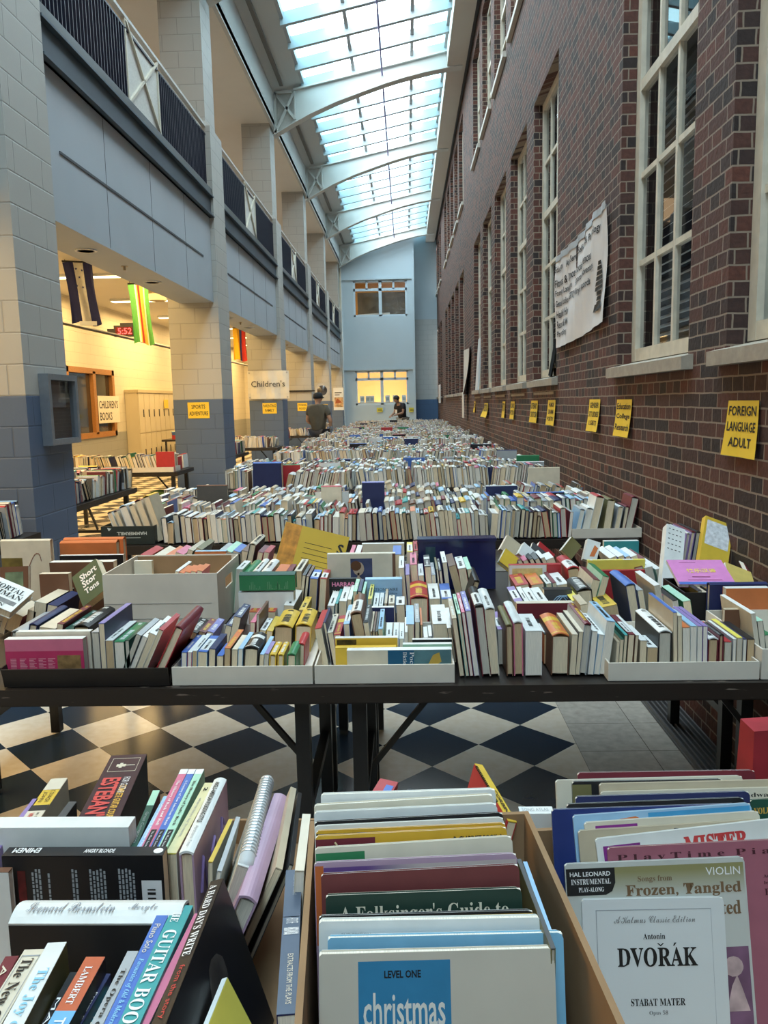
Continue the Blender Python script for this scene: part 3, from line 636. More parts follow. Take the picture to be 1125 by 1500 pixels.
# tall white wall banner with the list of subjects
t = thing('wall_banner', 'wrinkled white list banner with black lettering taped between two tall windows', 'banner', (WX-.004, 7.16, 2.73))
def PB(u, v, d=0):   # u 0..1 from far to near, v 0..1 downwards
    return (-.012-.010*math.sin(u*40)*(.4+.6*(1-v))-.012*math.sin(u*9+v*5)-.01*v-d, -u*1.78, -(v*.74+.015*math.sin(u*5))+.04*u-.02)
b = MB()
for i in range(48):
    for j in range(14): b.quad(PB(i/48, (j+1)/14), PB((i+1)/48, (j+1)/14), PB((i+1)/48, j/14), PB(i/48, j/14))
b.build('sheet', mat('banner_paper', (.68, .66, .66), .5, .05, 5), t, True)
b = MB()
for i in range(24): b.quad(PB(i/24, .035, .006), PB((i+1)/24, .035, .006), PB((i+1)/24, -.03, .006), PB(i/24, -.03, .006))
b.build('tape', mat('silver_tape', (.42, .46, .50), .3, .2, 8), t)
q = MB()
def banner_line(s, u0, u1, v0, v1):
    vs, fs, x0, x1, ya, yb = text_mesh(s, 'sans', .015); o = len(q.v)
    for vv in vs: q.v.append(PB(u0+(vv.x-x0)/(x1-x0)*(u1-u0), v1-(vv.y-ya)/(yb-ya)*(v1-v0), .005))
    for f in fs: q.f.append(tuple(o+a for a in f)); q.m.append(0)
banner_line('Education   Asian Service   Self-Help & Psychology', .05, .90, .09, .18)
for k, (s, e) in enumerate((('Fitness & Dance', .42), ('Foreign Language', .38), ('Gender Studies & LGBTQ+', .45), ('Health & Home', .33), ('Records & Music', .35), ('Parenting', .30))): banner_line(s, .05, e, .24+k*.115, .325+k*.115)
for k, (s, e) in enumerate((('Social Sciences', .76), ('Sports & Adventure', .80), ('Vinyl Records', .74))): banner_line(s, .50, e, .26+k*.12, .345+k*.12)
q.build('lettering', M_INK, t)
q = MB()
for k in range(9):
    v = .42+k*.045; wdt = .015+.008*k if k < 6 else .03; q.quad(PB(.88-wdt, v+.035, .006), PB(.88+wdt, v+.035, .006), PB(.88+wdt*.8, v, .006), PB(.88-wdt*.8, v, .006))
q.quad(PB(.80, .86, .006), PB(.96, .86, .006), PB(.93, .80, .006), PB(.83, .80, .006)); q.build('reader_drawing', M_INK, t)
t = thing('hanging_poster', 'ragged white poster hanging on the wide brick pier down the hall', 'poster', (WX-.004, 18.2, 2.62))
b = MB()
for i in range(8):
    for j in range(8):
        f3 = lambda u, v: (-.02-.10*v*v*u-.03*math.sin(u*7), -u*(1.9-.6*v), -v*.95)
        b.quad(f3(i/8, (j+1)/8), f3((i+1)/8, (j+1)/8), f3((i+1)/8, j/8), f3(i/8, j/8))
b.build('sheet', mat('poster_old', (.62, .60, .56), .5, .12, 4), t, True)
bx(-.10, -.09, -.9, -.4, -1.45, -.9).build('torn_strip', mat('poster_old', (.6, .6, .6)), t)
tag(bx(WX-.10, WX-.08, 29.2, 30.6, 1.48, 2.14).build('white_placard', M_WHITE), 'tall white placard far down the brick wall', 'placard')
o = tag(bx(-.015, .015, -.25, .25, 0, .95).build('white_board', M_WHITE), 'tall white board leaning in the fifth window beyond the wall banner', 'board'); o.location = (WX-.0, 15.2, 1.73); o.rotation_euler = (0, R(4), 0)
o = thing('dark_frame', 'small dark framed board leaning on the sill beside the wall banner', 'frame', (WX+.02, 7.62, 1.742), (0, R(10), R(-12)))
bx(-.012, .012, -.22, .22, 0, .33).build('frame', M_STEEL, o); bx(-.0135, -.0122, -.19, .19, .03, .30).build('picture', mat('slate_picture', (.06, .065, .06), .5, .4, 9), o)
# PART3
# ------------------------------------------------------------------ tables
TZ = .74
def make_table(label, x0, y0, wd=1.53, dp=.75):
    t = thing('folding_table', label, 'table', (x0, y0, 0), group='dark folding tables')
    b = MB(); b.box(0, wd, 0, dp, TZ-.022, TZ); b.box(0, wd, 0, .004, TZ-.05, TZ-.0221); b.build('tabletop', M_TABLE, t)
    b = MB(); b.box(-.004, wd+.004, -.006, .012, TZ-.045, TZ+.002); b.box(-.004, wd+.004, dp-.012, dp+.004, TZ-.045, TZ+.002); b.box(-.004, .01, .0121, dp-.0121, TZ-.045, TZ+.002); b.box(wd-.01, wd+.004, .0121, dp-.0121, TZ-.045, TZ+.002)
    b.build('edge_band', [M_TEDGE], t)
    for x in (.06, wd-.10):
        for y in (.06, dp-.10):
            bx(x, x+.042, y, y+.042, .012, TZ-.046).build('leg', M_STEEL, t)
        bx(x+.005, x+.035, .103, dp-.101, .30, .33).build('stretcher', M_STEEL, t)
    for x, d in ((.11, 1), (wd-.11, -1)):
        b = MB(); b.bar((x, dp/2, .34), (x+.28*d, dp/2, TZ-.05), .018, .018); b.build('brace', M_STEEL, t)
    return t
table0 = None
BANKS = [2.163, 4.5, 7.3, 10.1, 12.9, 15.7, 18.5, 21.3, 24.1, 26.9]
def put_table(x, y, label, rz=0):
    global table0
    if table0 is None: table0 = make_table(label, x, y); t = table0
    else: t = copy_tree(table0)
    t.location = (x, y, 0); t.rotation_euler = (0, 0, rz); t['label'] = label; return t
for i, y in enumerate(BANKS):
    for j in (0, 1):
        for s in (0, 1):
            if i > 6 and j: continue
            put_table(-1.77+1.537*s, y+.762*j, 'dark folding table in the %s row of tables, %s, %s' % (ordinal(i+1), 'front rank' if j == 0 else 'rear rank', 'wall side' if s else 'column side'))
put_table(-1.78, -.172, 'dark folding table at the very edge of the frame, column side'); put_table(-.243, -.172, 'dark folding table at the very edge of the frame, wall side')
put_table(-1.78, .60, 'dark folding table under the nearest boxes of music books, column side'); put_table(-.243, .60, 'dark folding table under the nearest boxes of music books, wall side')
for x, y, rz, lb in ((-2.72, 6.38, R(90), 'dark table along the aisle just past the nearest column'), (-2.40, 3.55, R(90), 'dark table in front of the nearest column'), (-4.35, 9.72, 0, 'dark table in front of the second column with a green bin under it'),
                  (-2.75, 12.3, R(90), 'dark table just past the second column'), (-3.95, 14.9, 0, 'dark table in front of the third column'), (-2.75, 17.6, R(90), 'dark table just past the third column'), (-3.95, 20.2, 0, 'dark table in front of the fourth column'), (-3.95, 25.3, 0, 'dark table in front of the fifth column'),
                  (-5.25, 19.5, R(90), 'dark table by the lockers')):
    put_table(x, y, lb, rz)
t = thing('waste_bin', 'green round waste bin under the table before the second column', 'bin', (-3.18, 10.30, 0))
q = MB(); q.lathe([(.13, 0), (.16, .42), (.168, .42), (.168, .45), (.15, .45), (.12, .02)], 0, 0, 24); q.build('body', mat('bin_green', (.10, .24, .02), .45), t, True)

def tray(name, x0, x1, y0, y1, z0, h, m, label, cat='tray', th=.005, flare=0, hole=False):
    t = thing(name, label, cat, (x0, y0, z0)); W, D = x1-x0, y1-y0; f = flare
    bx(0, W, 0, D, .0005, .0022).build('base', m, t)
    def wall(a, c, n):
        b = MB(); A, C = Vector(a), Vector(c); d = (C-A).normalized(); u = Vector((d.y, -d.x, 0))
        b.hexa([A, C, C-u*th, A-u*th, A+u*f+Vector((0, 0, h)), C+u*f+Vector((0, 0, h)), C+u*(f-th)+Vector((0, 0, h)), A+u*(f-th)+Vector((0, 0, h))]); b.build(n, m, t)
    wall((0, 0, .0023), (W, 0, .0023), 'front_wall'); wall((W, D, .0023), (0, D, .0023), 'back_wall'); wall((0, D-th, .0023), (0, th, .0023), 'end_wall')
    if not hole: wall((W, th, .0023), (W, D-th, .0023), 'end_wall')
    else:
        b = MB(); w_ = [(th, .0023, D-th, h*.60), (th, h*.80, D-th, h), (th, h*.60, D*.34, h*.80), (D*.66, h*.60, D-th, h*.80)]
        for ya, za, yb, zb in w_: b.box(W-th, W, ya, yb, za, zb)
        b.build('end_wall', m, t)
    return t
def X_at(px, Y, py=990): return at_y(px, py, Y).x

# ------------------------------------------------------------------ books
ROWY = dict(a=2.222, b=2.47, c=2.71, d=2.95, e=3.19, f=3.43)
def book_mesh(t, w, l, spine, cover, page, hard, deco, root, seed):
    r = random.Random(seed); c = .0028 if hard else .0011; ins = .004 if hard else .0006
    b = MB(); bulge = min(.009, t*.18) if hard else 0
    b.box(0, c, 0, l, 0, w-c, 0); b.box(t-c, t, 0, l, 0, w-c, 0)
    n = 6 if hard else 1
    prof = [(t*k/n, w+bulge*math.sin(math.pi*k/n)) for k in range(n+1)]
    inner = [(t-.001 if k == n else .001 if k == 0 else x, z-c*1.3) for k, (x, z) in enumerate(prof)]
    for k in range(n):
        (x0, z0), (x1, z1) = prof[k], prof[k+1]; (a0, c0), (a1, c1) = inner[k], inner[k+1]
        b.hexa([(a0, 0, c0), (a1, 0, c1), (a1, l, c1), (a0, l, c0), (x0, 0, z0), (x1, 0, z1), (x1, l, z1), (x0, l, z0)], 1)
    def strip(y0, y1, u0, u1, mi, dz):
        m_ = max(1, int(n*(u1-u0)+.5))
        P = [(t*(u0+(u1-u0)*k/m_), w+dz+bulge*math.sin(math.pi*(u0+(u1-u0)*k/m_))) for k in range(m_+1)]
        for (x0, z0), (x1, z1) in zip(P, P[1:]): b.quad((x0, y0, z0), (x1, y0, z1), (x1, y1, z1), (x0, y1, z0), mi)
    def dashes(y0, y1, u0, u1, mi, dz):
        y = y0
        while y < y1:
            d = r.uniform(.003, .007); strip(y, min(y+d, y1), u0+r.uniform(0, .04), u1-r.uniform(0, .06), mi, dz); y += d+.0017+(.004 if r.random() < .2 else 0)
    if deco == 'l':
        a = r.uniform(.04, .2)*l; e = a+r.uniform(.45, .7)*l; strip(a, e, .04, .96, 2, .0004); dashes(a+.01, e-.02, .35, .65, 3, .0008)
    elif deco == 't':
        a = r.uniform(.08, .2)*l; e = r.uniform(.55, .8)*l; dashes(a, e, .25, .75, 2, .0004); dashes(l*.86, l*.95, .3, .7, 2, .0004)
    elif deco == 'k':
        a = r.uniform(.08, .2)*l; e = r.uniform(.5, .8)*l; dashes(a, e, .28, .72, 3, .0004); dashes(l*.86, l*.94, .3, .7, 3, .0004)
    elif deco == 'b':
        strip(l*.62, l*.80, 0, 1, 2, .0004); strip(l*.05, l*.09, 0, 1, 2, .0004); dashes(l*.15, l*.5, .3, .7, 2, .0004)
    acc = {'R': 'Y', 'M': 'Y', 'U': 'Y', 'O': 'Y'}.get(spine, 'W')
    b.build('cover', [cm(cover), cm(spine), cm(acc) if deco != 'l' else cm('W'), M_INK], root)
    p = MB(); m_ = 5; P = []
    dep = t*.10 if hard else 0
    prof = [(c, ins+.0005), (t-c, ins+.0005), (t-c, w-c*1.4-.001), (c, w-c*1.4-.001)]
    p.prism(prof, 'y', ins, l-ins); p.build('page_block', PAGE[page], root)
BOOKS = []; NB = [0]
def phrase(sp, hard, lean, cover):
    s = CNAME[sp]+(' hardback' if hard else ' paperback')
    if abs(lean) > 9: s += ' leaning '+('right' if lean > 0 else 'left')
    return s
def book(px0, px1, yt, y2, Y, lean, spine, cover, page, style, place, zb=None, l=None):
    zb = zb or TZ+.006
    hard = 'h' in style; deco = ''.join(ch for ch in style if ch in 'ltkb')[:1]
    A = at_y(px0, yt, Y); B_ = at_y(px1, yt, Y); th = R(lean)
    t = max(.004, (B_.x-A.x)*.965); lc = t*math.cos(th)
    if l is None: l = (at_z(px0, y2, A.z).y-Y) if y2 else rnd.uniform(.17, .21)
    l = min(.235, max(.12, l))
    oz = zb+(t*math.sin(th) if th > 0 else 0)
    w = (A.z-oz)/math.cos(th)
    w = min(.30, max(.07, w)); ox = A.x-w*math.sin(th)
    NB[0] += 1
    root = thing('book', '', 'book', (ox, Y, oz), (0, th, 0))
    book_mesh(t*math.cos(th) if abs(lean) > 30 else t, w, l, spine, cover, page, hard, deco, root, NB[0])
    BOOKS.append((place, A.x, root, phrase(spine, hard, lean, cover)))
    return root, t, w, l
ROWN = dict(a='front row', b='second row', c='third row', d='fourth row', e='fifth row', f='back row')
def section(text, sec):
    for ln in text.strip().splitlines():
        p = ln.split()
        if not p or p[0] == '#': continue
        row = p[4]; x0, x1, yt, y2 = map(float, p[:4])
        book(x0, x1, yt, y2, ROWY[row[0]]+(float(row[1:])/100 if len(row) > 1 else 0), float(p[5]), p[6], p[7], p[8], p[9], '%s, %s' % (ROWN[row[0]], sec))
def slab(name, label, cat, TL, TR, BL, Yt, Yb, thick, cover, page, spine_top=None, group=None, hard=False):
    """a book standing or lying with its front cover towards the viewer: corners given as points, the pages behind the cover"""
    A, B_, C_ = at_y(*TL, Yt), at_y(*TR, Yt), at_y(*BL, Yb)
    X = (B_-A); wd = X.length; X.normalize(); Y_ = A-C_; Y_ -= X*Y_.dot(X); H = Y_.length; Y_.normalize(); N = X.cross(Y_)   # N towards the viewer
    Mx = Matrix(((X.x, -N.x, Y_.x), (X.y, -N.y, Y_.y), (X.z, -N.z, Y_.z)))
    o = A-Y_*H
    root = thing(name, label, cat, o, Mx.to_euler(), group)
    c = .0024 if hard else .0010; b = MB()      # local: x across, y away from the viewer, z up
    b.box(0, wd, 0, c, 0, H, 0); b.box(0, wd, thick-c, thick, 0, H, 0); b.box(0, c, c, thick-c, 0, H, 1)
    b.build('cover', [cm(cover) if isinstance(cover, str) else cover, cm(spine_top or 'W') if isinstance(spine_top or 'W', str) else spine_top], root)
    g = .003 if hard else .0008
    bx(c+.0002, wd-g, c, thick-c, g, H-g).build('page_block', PAGE[page], root)
    return root, wd, H
def fbook(px0, px1, yt, Y, spine, cover, page, t, label, zb=None, deco='', l=None, lean=0, hard=False):
    """spine up, running across the view, front or back cover towards the viewer"""
    zb = zb or TZ+.006
    A = at_y(px0, yt, Y); B_ = at_y(px1, yt, Y); w = A.z-zb; NB[0] += 1
    root = thing('book', label, 'book', (A.x, Y+t, zb), (0, 0, R(-90)))
    book_mesh(t, w, B_.x-A.x, spine, cover, page, hard, deco, root, NB[0]); root['group'] = 'books on the front table'
    return root, t, w, B_.x-A.x
# local frame of fbook: x = t is the face towards the viewer, y runs to the viewer's right, z up
def face_text(root, s, t, y, z, w=None, h=None, m=None, style='sans', bold=0, name='lettering'):
    q = MB(); put_text(q, s, (t, y, z), (0, 1, 0), (0, 0, 1), w=w, h=h, style=style, bold=bold); return q.build(name, m or M_WINK, root)
def face_patch(root, t, y0, y1, z0, z1, m, name='picture', d=.0004):
    q = MB(); q.quad((t+d, y0, z0), (t+d, y1, z0), (t+d, y1, z1), (t+d, y0, z1)); return q.build(name, m, root)

# trays on the front table
FY = 2.178
tray('book_tray', X_at(5, FY), X_at(248, FY), FY, 2.44, TZ+.003, .054, M_BCARD, 'black cardboard tray of paperbacks at the column end of the front table', flare=.012)
tray('book_tray', X_at(252, FY), X_at(458, FY), FY, 2.62, TZ+.003, .052, M_WCARD, 'white cardboard tray next to the black tray on the front table')
tray('book_tray', X_at(461, FY), X_at(666, FY), FY, 2.62, TZ+.003, .052, M_WCARD, 'white cardboard tray holding a map covered dictionary on the front table')
tray('book_tray', X_at(891, FY), X_at(1112, FY), FY, 2.60, TZ+.003, .050, M_WCARD, 'white cardboard tray at the brick wall end of the front table')
tray('book_tray', X_at(1115, FY), 1.26, FY, 2.60, TZ+.003, .085, M_WCARD, 'white cardboard tray cut by the frame beside the brick wall')
tray('book_tray', X_at(996, 2.72), X_at(1036, 2.72), 2.70, 2.93, TZ+.003, .12, M_BCARD, 'small black tray of thin books near the pink book')
bx0 = tray('cardboard_box', X_at(150, 2.735, 850), X_at(318, 2.735, 850), 2.735, 3.10, TZ+.003, .205, M_WCARD, 'large open white cardboard box with a hand hole on the front table', 'box', hole=True)
for zz in (.045, .10): bx(.002, .385, -.0012, 0, zz, zz+.002).build('box_crease', mat('crease_grey', (.34, .33, .31)), bx0)
bx(.006, .38, .3585, .3598, .01, .203).build('lining', M_CARD, bx0)
section('''
# black tray
134 145 926 900 a 0 S E g -
144 153 913 882 a 0 J N c -
153 166 938 910 a 0 W S t l
167 182 940 912 a 0 G D w t
183 189 938 912 a 0 D D g -
200 208 928 905 a 24 S E g -
209 218 931 908 a 24 W S w l
219 231 926 902 a 25 W C c l
233 240 921 898 a 26 R W c -
257 270 917 886 a 27 M R c h
17 42 926 899 b 12 S U g h
43 55 914 884 b 12 N N c h
58 82 918 884 b 8 C W c -
84 93 913 878 b 10 M M c t
95 106 921 887 b 8 D D c t
108 131 918 889 b 3 K K t ht
51 69 881 856 c 10 C K c -
70 85 885 866 c 12 N N c -
41 54 893 872 c 14 A C c -
6 14 905 888 c 20 W W c -
16 36 900 884 c 24 C M c -
''', 'black tray')
section('''
266 274 955 930 a 4 B B w t
275 281 955 930 a 4 W P w -
282 289 953 928 a 4 W L t l
290 304 954 931 a 4 B L c l
306 316 950 928 a 4 N N c -
318 327 965 948 a 2 B C c -
329 338 949 922 a 4 O U t t
340 348 951 930 a 4 C C c -
349 356 950 926 a 4 L L w -
358 379 949 928 a 5 K K c hb
381 387 958 932 a 6 L C c -
388 394 957 941 a 6 V W g -
395 405 963 946 a 4 Y Y c ht
407 416 962 946 a 4 Y Y c ht
421 434 962 946 a 3 G G c h
436 447 948 936 a10 3 R R c h
402 430 917 895 b 5 Y K t hk
433 457 916 894 b 4 Y Y c hk
276 290 927 908 b 20 K K c t
292 302 926 907 b 18 M M c t
304 314 927 908 b 18 J V c t
331 341 915 890 b 15 N N c t
343 354 902 884 b 15 N K c t
367 374 911 890 b 5 P P c -
376 380 900 880 b 4 U U g -
381 390 922 905 b 10 W Y c k
391 400 926 905 b 10 Y Y c -
365 378 903 893 c 2 R R c b
388 404 902 891 c 2 R A c b
416 431 886 860 c 6 W S c l
438 448 893 874 c 4 Y Y t k
''', 'white tray next to black tray')
section('''
346 356 833 821 d 6 W Q g l
356 368 839 820 d 6 G D g h
370 380 837 818 d 6 W W c hl
382 396 838 817 d 6 W W c hl
402 418 838 826 d 5 O R c -
420 428 836 826 d 3 M U c -
431 442 836 819 d 3 C A t k
443 448 842 826 d 8 E U c -
449 453 844 828 d 8 U E c -
454 466 847 834 d 5 B B t l
469 479 847 834 d 5 R O c l
318 328 808 794 f 20 S E c -
330 340 806 792 f 20 Q T c -
342 352 806 796 f 20 B L c -
354 364 806 792 f 14 U E c -
366 376 796 780 f 14 C K c hk
378 386 808 798 f 14 M R c -
387 395 808 798 f 14 R P c -
206 218 812 799 f 20 R O c -
226 238 813 799 f 24 C M c -
242 255 813 798 f 24 O C c -
258 270 808 798 f 24 P W c -
276 284 804 790 f 24 A X c -
288 297 802 788 f 24 X E c -
''', 'middle of the front table')
section('''
461 471 921 894 b-15 -9 R C c -
473 477 912 890 b-15 -9 N N c -
478 488 927 900 b-15 -7 C S c k
489 499 930 902 b-15 -5 R R c b
503 512 914 886 b-12 -3 L B c l
513 530 900 868 b-12 -9 U U t hl
532 540 912 886 b-12 -7 K S c t
541 545 925 894 b-10 -4 A U t -
546 549 925 894 b-10 -4 U A t -
550 553 925 894 b-10 -4 E U t -
554 561 921 892 b-10 -2 L Q c k
565 574 933 912 b-10 0 W W c l
576 584 935 912 b-10 0 W W w l
585 592 936 913 b-10 0 W L w l
593 597 926 904 b-10 0 W W w -
595 607 914 886 b-3 1 L P c -
608 615 911 884 b-3 1 S E c t
616 619 915 890 b-3 1 O U t -
621 627 934 918 b-10 -3 W N w -
628 633 932 918 b-10 -3 W N w -
634 657 914 884 b-8 -1 W W c l
658 663 915 890 b-8 -3 W C c -
480 490 887 866 c 3 W L g l
491 495 884 862 c 4 T D g -
497 508 880 856 c 3 W W c l
509 515 878 856 c 3 W C c -
517 523 866 848 c 2 Q T c t
524 529 866 848 c 2 N K c -
530 534 870 852 c 2 Q S c -
539 545 877 856 c 2 H Q c k
546 554 888 868 c 3 W L c l
555 561 887 868 c 2 W K c l
563 567 884 862 c 0 A U c -
569 578 884 874 c -2 C W c k
580 593 886 876 c -2 W N c k
601 628 876 852 c 0 R R c hb
629 645 877 853 c -1 W W c l
647 663 877 853 c -1 B W c l
584 592 832 813 d -4 W S c l
594 600 842 826 d -4 V V c -
601 611 827 808 d -4 P P c k
613 621 843 826 d -4 W T c l
622 631 830 813 d -4 K R c b
632 638 842 824 d -4 S L c t
639 642 834 816 d -5 X E c -
643 647 836 818 d -6 K M c t
648 655 824 808 d -6 W N c l
657 668 830 806 d -14 U A t -
671 683 833 816 d -8 W R c k
684 691 834 812 d -10 Q G c -
695 704 850 826 d-15 18 K K t h
512 518 810 798 e 4 P W c -
520 528 810 798 e 4 W P c -
575 588 812 799 e 0 B L c -
596 605 808 794 e 2 H C c l
606 612 806 792 e 2 R P c k
''', 'dictionary tray')
section('''
655 661 920 880 a12 -8 W K c -
662 669 906 868 a -7 A U c t
670 675 899 866 a -7 Q T c k
676 681 897 863 a -7 P R w t
682 690 895 862 a -7 J V w t
695 709 889 852 a -6 K M g hl
710 725 892 857 a -4 W C c hl
729 740 922 896 a10 -2 V S g l
741 751 916 888 a -1 X U t h
752 766 912 882 a -1 W P t hb
770 795 924 899 a 0 W W w l
797 806 929 906 a10 0 K O t l
809 835 931 901 a 1 O U c hb
838 847 929 892 a 3 C A c -
848 855 925 888 a 4 C K c -
856 867 914 882 a 5 M S g ht
868 876 924 890 a 5 W W w -
877 886 929 892 a 6 W L w k
889 902 909 880 a 7 L W w k
754 766 882 860 c -10 V W c l
769 776 882 860 c -8 W S c l
777 789 882 861 c -6 W W c l
790 804 882 861 c -6 W W c l
838 853 880 862 c -12 H K c -
850 861 886 872 c-10 -10 A C c -
880 905 890 872 c -12 Y A t k
755 775 858 842 d -8 R O c t
778 797 857 841 d -8 O R c t
800 808 855 842 d -8 W Q c l
809 815 854 838 d -10 M S c -
816 833 857 840 d -8 W S c l
831 849 834 816 d12 -8 R R t hl
845 868 866 849 d-20 -6 K K c ht
869 880 848 828 d-10 14 M C c -
883 893 843 822 d-10 14 G Q c -
758 764 822 812 f-10 -25 M U c -
766 773 822 812 f-10 -25 P R c -
775 781 820 810 f-10 -25 K K c -
783 790 820 810 f-10 -25 E K c -
792 798 818 808 f-10 -25 W E c -
800 812 820 812 f-10 -20 W C c -
893 903 818 800 f-10 -22 W W c -
905 914 816 800 f-10 -22 W V c -
916 923 816 802 f-10 -20 L B c -
924 934 816 804 f-10 -20 W P c -
936 945 820 806 f-10 -20 M W c -
''', 'open table before the wall')
section('''
904 908 940 910 a 3 A C c -
909 914 936 906 a 3 D A c -
915 920 930 900 a 3 T D c -
921 930 929 900 a 3 M U c l
931 936 930 900 a 3 W U c -
938 948 938 915 a 1 W A c -
949 964 948 930 a 1 W A t k
965 985 926 894 a 0 W K g hk
986 992 897 866 a -2 B A c -
993 999 902 870 a -2 C C c -
1000 1011 919 896 a -2 O C w -
1012 1021 917 892 a -1 L W w -
1022 1029 917 888 a -1 V W w -
1030 1037 917 888 a -1 V V w -
1038 1053 936 918 a 0 W M t hk
1054 1061 930 912 a 0 K M t h
1062 1072 940 910 a 0 R A g -
1074 1079 936 908 a 0 W S w -
1080 1088 934 906 a 0 H A g -
1089 1094 936 910 a 0 N S w -
1095 1106 936 910 a 0 K U t -
1100 1107 899 868 b-14 -9 W C g -
1109 1118 910 880 b-14 -9 Q E g -
1120 1130 930 900 b-14 -5 G D g -
970 977 872 850 c -12 P S g -
985 993 880 858 c-10 -10 K W g -
1000 1012 881 858 c-10 -10 Q G c -
916 931 858 838 c -10 B N c h
934 942 865 840 c -10 S W c -
958 967 858 833 c -12 W C g -
1022 1028 866 842 c -14 K X g -
1031 1038 870 848 c -14 A C g -
930 942 832 808 e -14 M K g -
944 956 832 812 e -14 W S g l
960 968 834 814 e -14 W Q g -
1006 1012 781 768 f-10 8 W V g h
1013 1019 779 766 f-10 8 M V c h
1020 1027 779 766 f-10 8 K N g h
1079 1085 788 776 f-10 10 A C c -
1086 1092 787 774 f-10 10 U A c -
''', 'tray by brick wall')

# face-on books of the front table
M_PIC = mat('photo_brown', (.25, .15, .06), .5, .8, 22); M_MAPB = mat('map_teal', (.09, .20, .23), .5, .3, 14); M_PINKC = mat('cover_hot_pink', (.50, .035, .12), .4)
r, t, w_, l = fbook(6, 121, 937, 2.215, 'W', 'P', 'w', .028, 'pink backed paperback with a small photo, cover outward at the front of the black tray', deco='')
face_patch(r, t, 0, l, 0, w_*.72, M_PINKC, 'back_panel'); face_patch(r, t, l*.66, l*.96, w_*.14, w_*.62, M_PIC, 'photo', .0009)
q = MB()
for j in range(5):
    y = l*(.06+.12*j)
    for k in range(14): q.quad((t+.0009, y, w_*(.08+.035*k)), (t+.0009, y+l*(.075+.02*math.sin(k*j)), w_*(.08+.035*k)), (t+.0009, y+l*(.075+.02*math.sin(k*j)), w_*(.095+.035*k)), (t+.0009, y, w_*(.095+.035*k)))
q.build('print', mat('print_pink', (.75, .35, .42)), r)
fbook(23, 132, 926, 2.25, 'W', 'C', 'g', .022, 'white spined paperback lying crosswise just behind the pink backed one')
r, t, w_, l = fbook(491, 582, 935, 2.30, 'W', 'Y', 'c', .020, 'gold covered paperback with a black pattern, in the dictionary tray')
face_patch(r, t, .005, l*.34, w_*.78, w_*.95, mat('pattern_black', (.06, .04, .01), .5, .9, 60), 'pattern')
fbook(491, 580, 949, 2.265, 'Y', 'Y', 'c', .022, 'plain yellow paperback crosswise between the patterned one and the dictionary')
r, t, w_, l = fbook(508, 662, 953, 2.225, 'W', 'C', 'w', .026, 'dictionary with cream, blue and map cover, crosswise in the dictionary tray')
face_patch(r, t, l*.39, l*.64, 0, w_-.001, mat('cover_deep_blue', (.01, .10, .20), .4), 'blue_panel'); face_patch(r, t, l*.64, l-.002, 0, w_-.001, M_MAPB, 'map_panel')
q = MB(); q.poly([(t+.0009, l*.68, w_*.1), (t+.0009, l*.74, w_*.2), (t+.0009, l*.82, w_*.8), (t+.0009, l*.88, w_*.9), (t+.0009, l*.90, w_*.55), (t+.0009, l*.84, w_*.4), (t+.0009, l*.79, w_*.25)]); q.build('map_land', mat('map_gold', (.50, .33, .06)), r)
q = MB()
for s, y, h in (('Pocket', .60, .012), ('Dictionary', .525, .014)):
    put_text(q, s, (t+.0009, l*y, w_-.006), (0, 0, -1), (0, 1, 0), w=min(w_-.014, .085), h=h, style='serif')
q.build('lettering', M_WINK, r)
fbook(590, 662, 944, 2.262, 'W', 'Q', 'w', .018, 'pale edged book crosswise behind the map covered dictionary'); fbook(604, 662, 937, 2.29, 'W', 'K', 'w', .014, 'black book with a white edge crosswise at the back of the dictionary tray')
fbook(544, 577, 890, 2.64, 'W', 'N', 'w', .02, 'navy book standing crosswise among the white spined paperbacks')
r, t, w_, l = fbook(535, 589, 849, 2.93, 'L', 'L', 'w', .03, 'pale blue dictionary titled DICTIONNAIRE, cover outward', hard=True)
face_text(r, 'DICTIONNAIRE', t, l*.08, w_*.66, w=l*.8, m=mat('ink_slate', (.06, .10, .14))); face_text(r, 'langue et culture', t, l*.36, w_*.54, w=l*.5, m=MATS['ink_slate'])
r, t, w_, l = fbook(482, 522, 848, 2.93, 'K', 'K', 'w', .02, 'black book with pink and white title, cover outward')
face_text(r, 'HARRAP', t, l*.10, w_*.78, w=l*.82, m=mat('ink_pink', (.70, .22, .38)), bold=.03); face_text(r, 'SHORTER', t, l*.12, w_*.58, w=l*.80)
r, t, w_, l = fbook(479, 579, 812, 3.12, 'C', 'C', 'c', .03, 'large beige art book with a small portrait painting, cover outward')
r['label'] = 'large beige art book with a small portrait picture, cover outward'
face_patch(r, t, l*.34, l*.66, w_*.30, w_*.90, mat('picture_blue', (.05, .06, .13), .5, .5, 14), 'picture')
q = MB(); q.poly([(t+.001, l*.36, w_*.31), (t+.001, l*.54, w_*.31), (t+.001, l*.50, w_*.48), (t+.001, l*.47, w_*.52), (t+.001, l*.47, w_*.60), (t+.001, l*.44, w_*.60), (t+.001, l*.44, w_*.52), (t+.001, l*.40, w_*.46)]); q.poly([(t+.001, l*.435+.028*math.cos(a*.5)*.8+.006, w_*.69+.028*math.sin(a*.5)) for a in range(13)]); q.build('figure', mat('figure_pale', (.48, .36, .27), .6), r)
q = MB(); q.poly([(t+.0014, l*.42+.024*math.cos(a*.5)*.9, w_*.75+.020*math.sin(a*.5)) for a in range(13)]); q.build('figure_hair', mat('hair_brown', (.12, .05, .02)), r)
face_patch(r, t, l*.955, l, 0, w_, cm('U'), 'spine_edge')
r, t, w_, l = fbook(350, 432, 843, 2.76, 'D', 'G', 'c', .045, 'green hardback with faint lettering lying over a white book beside the white box', zb=at_y(350, 866, 2.76).z+.001, hard=True); fbook(349, 430, 868, 2.76, 'S', 'W', 'w', .05, 'white book under the green hardback beside the white box')
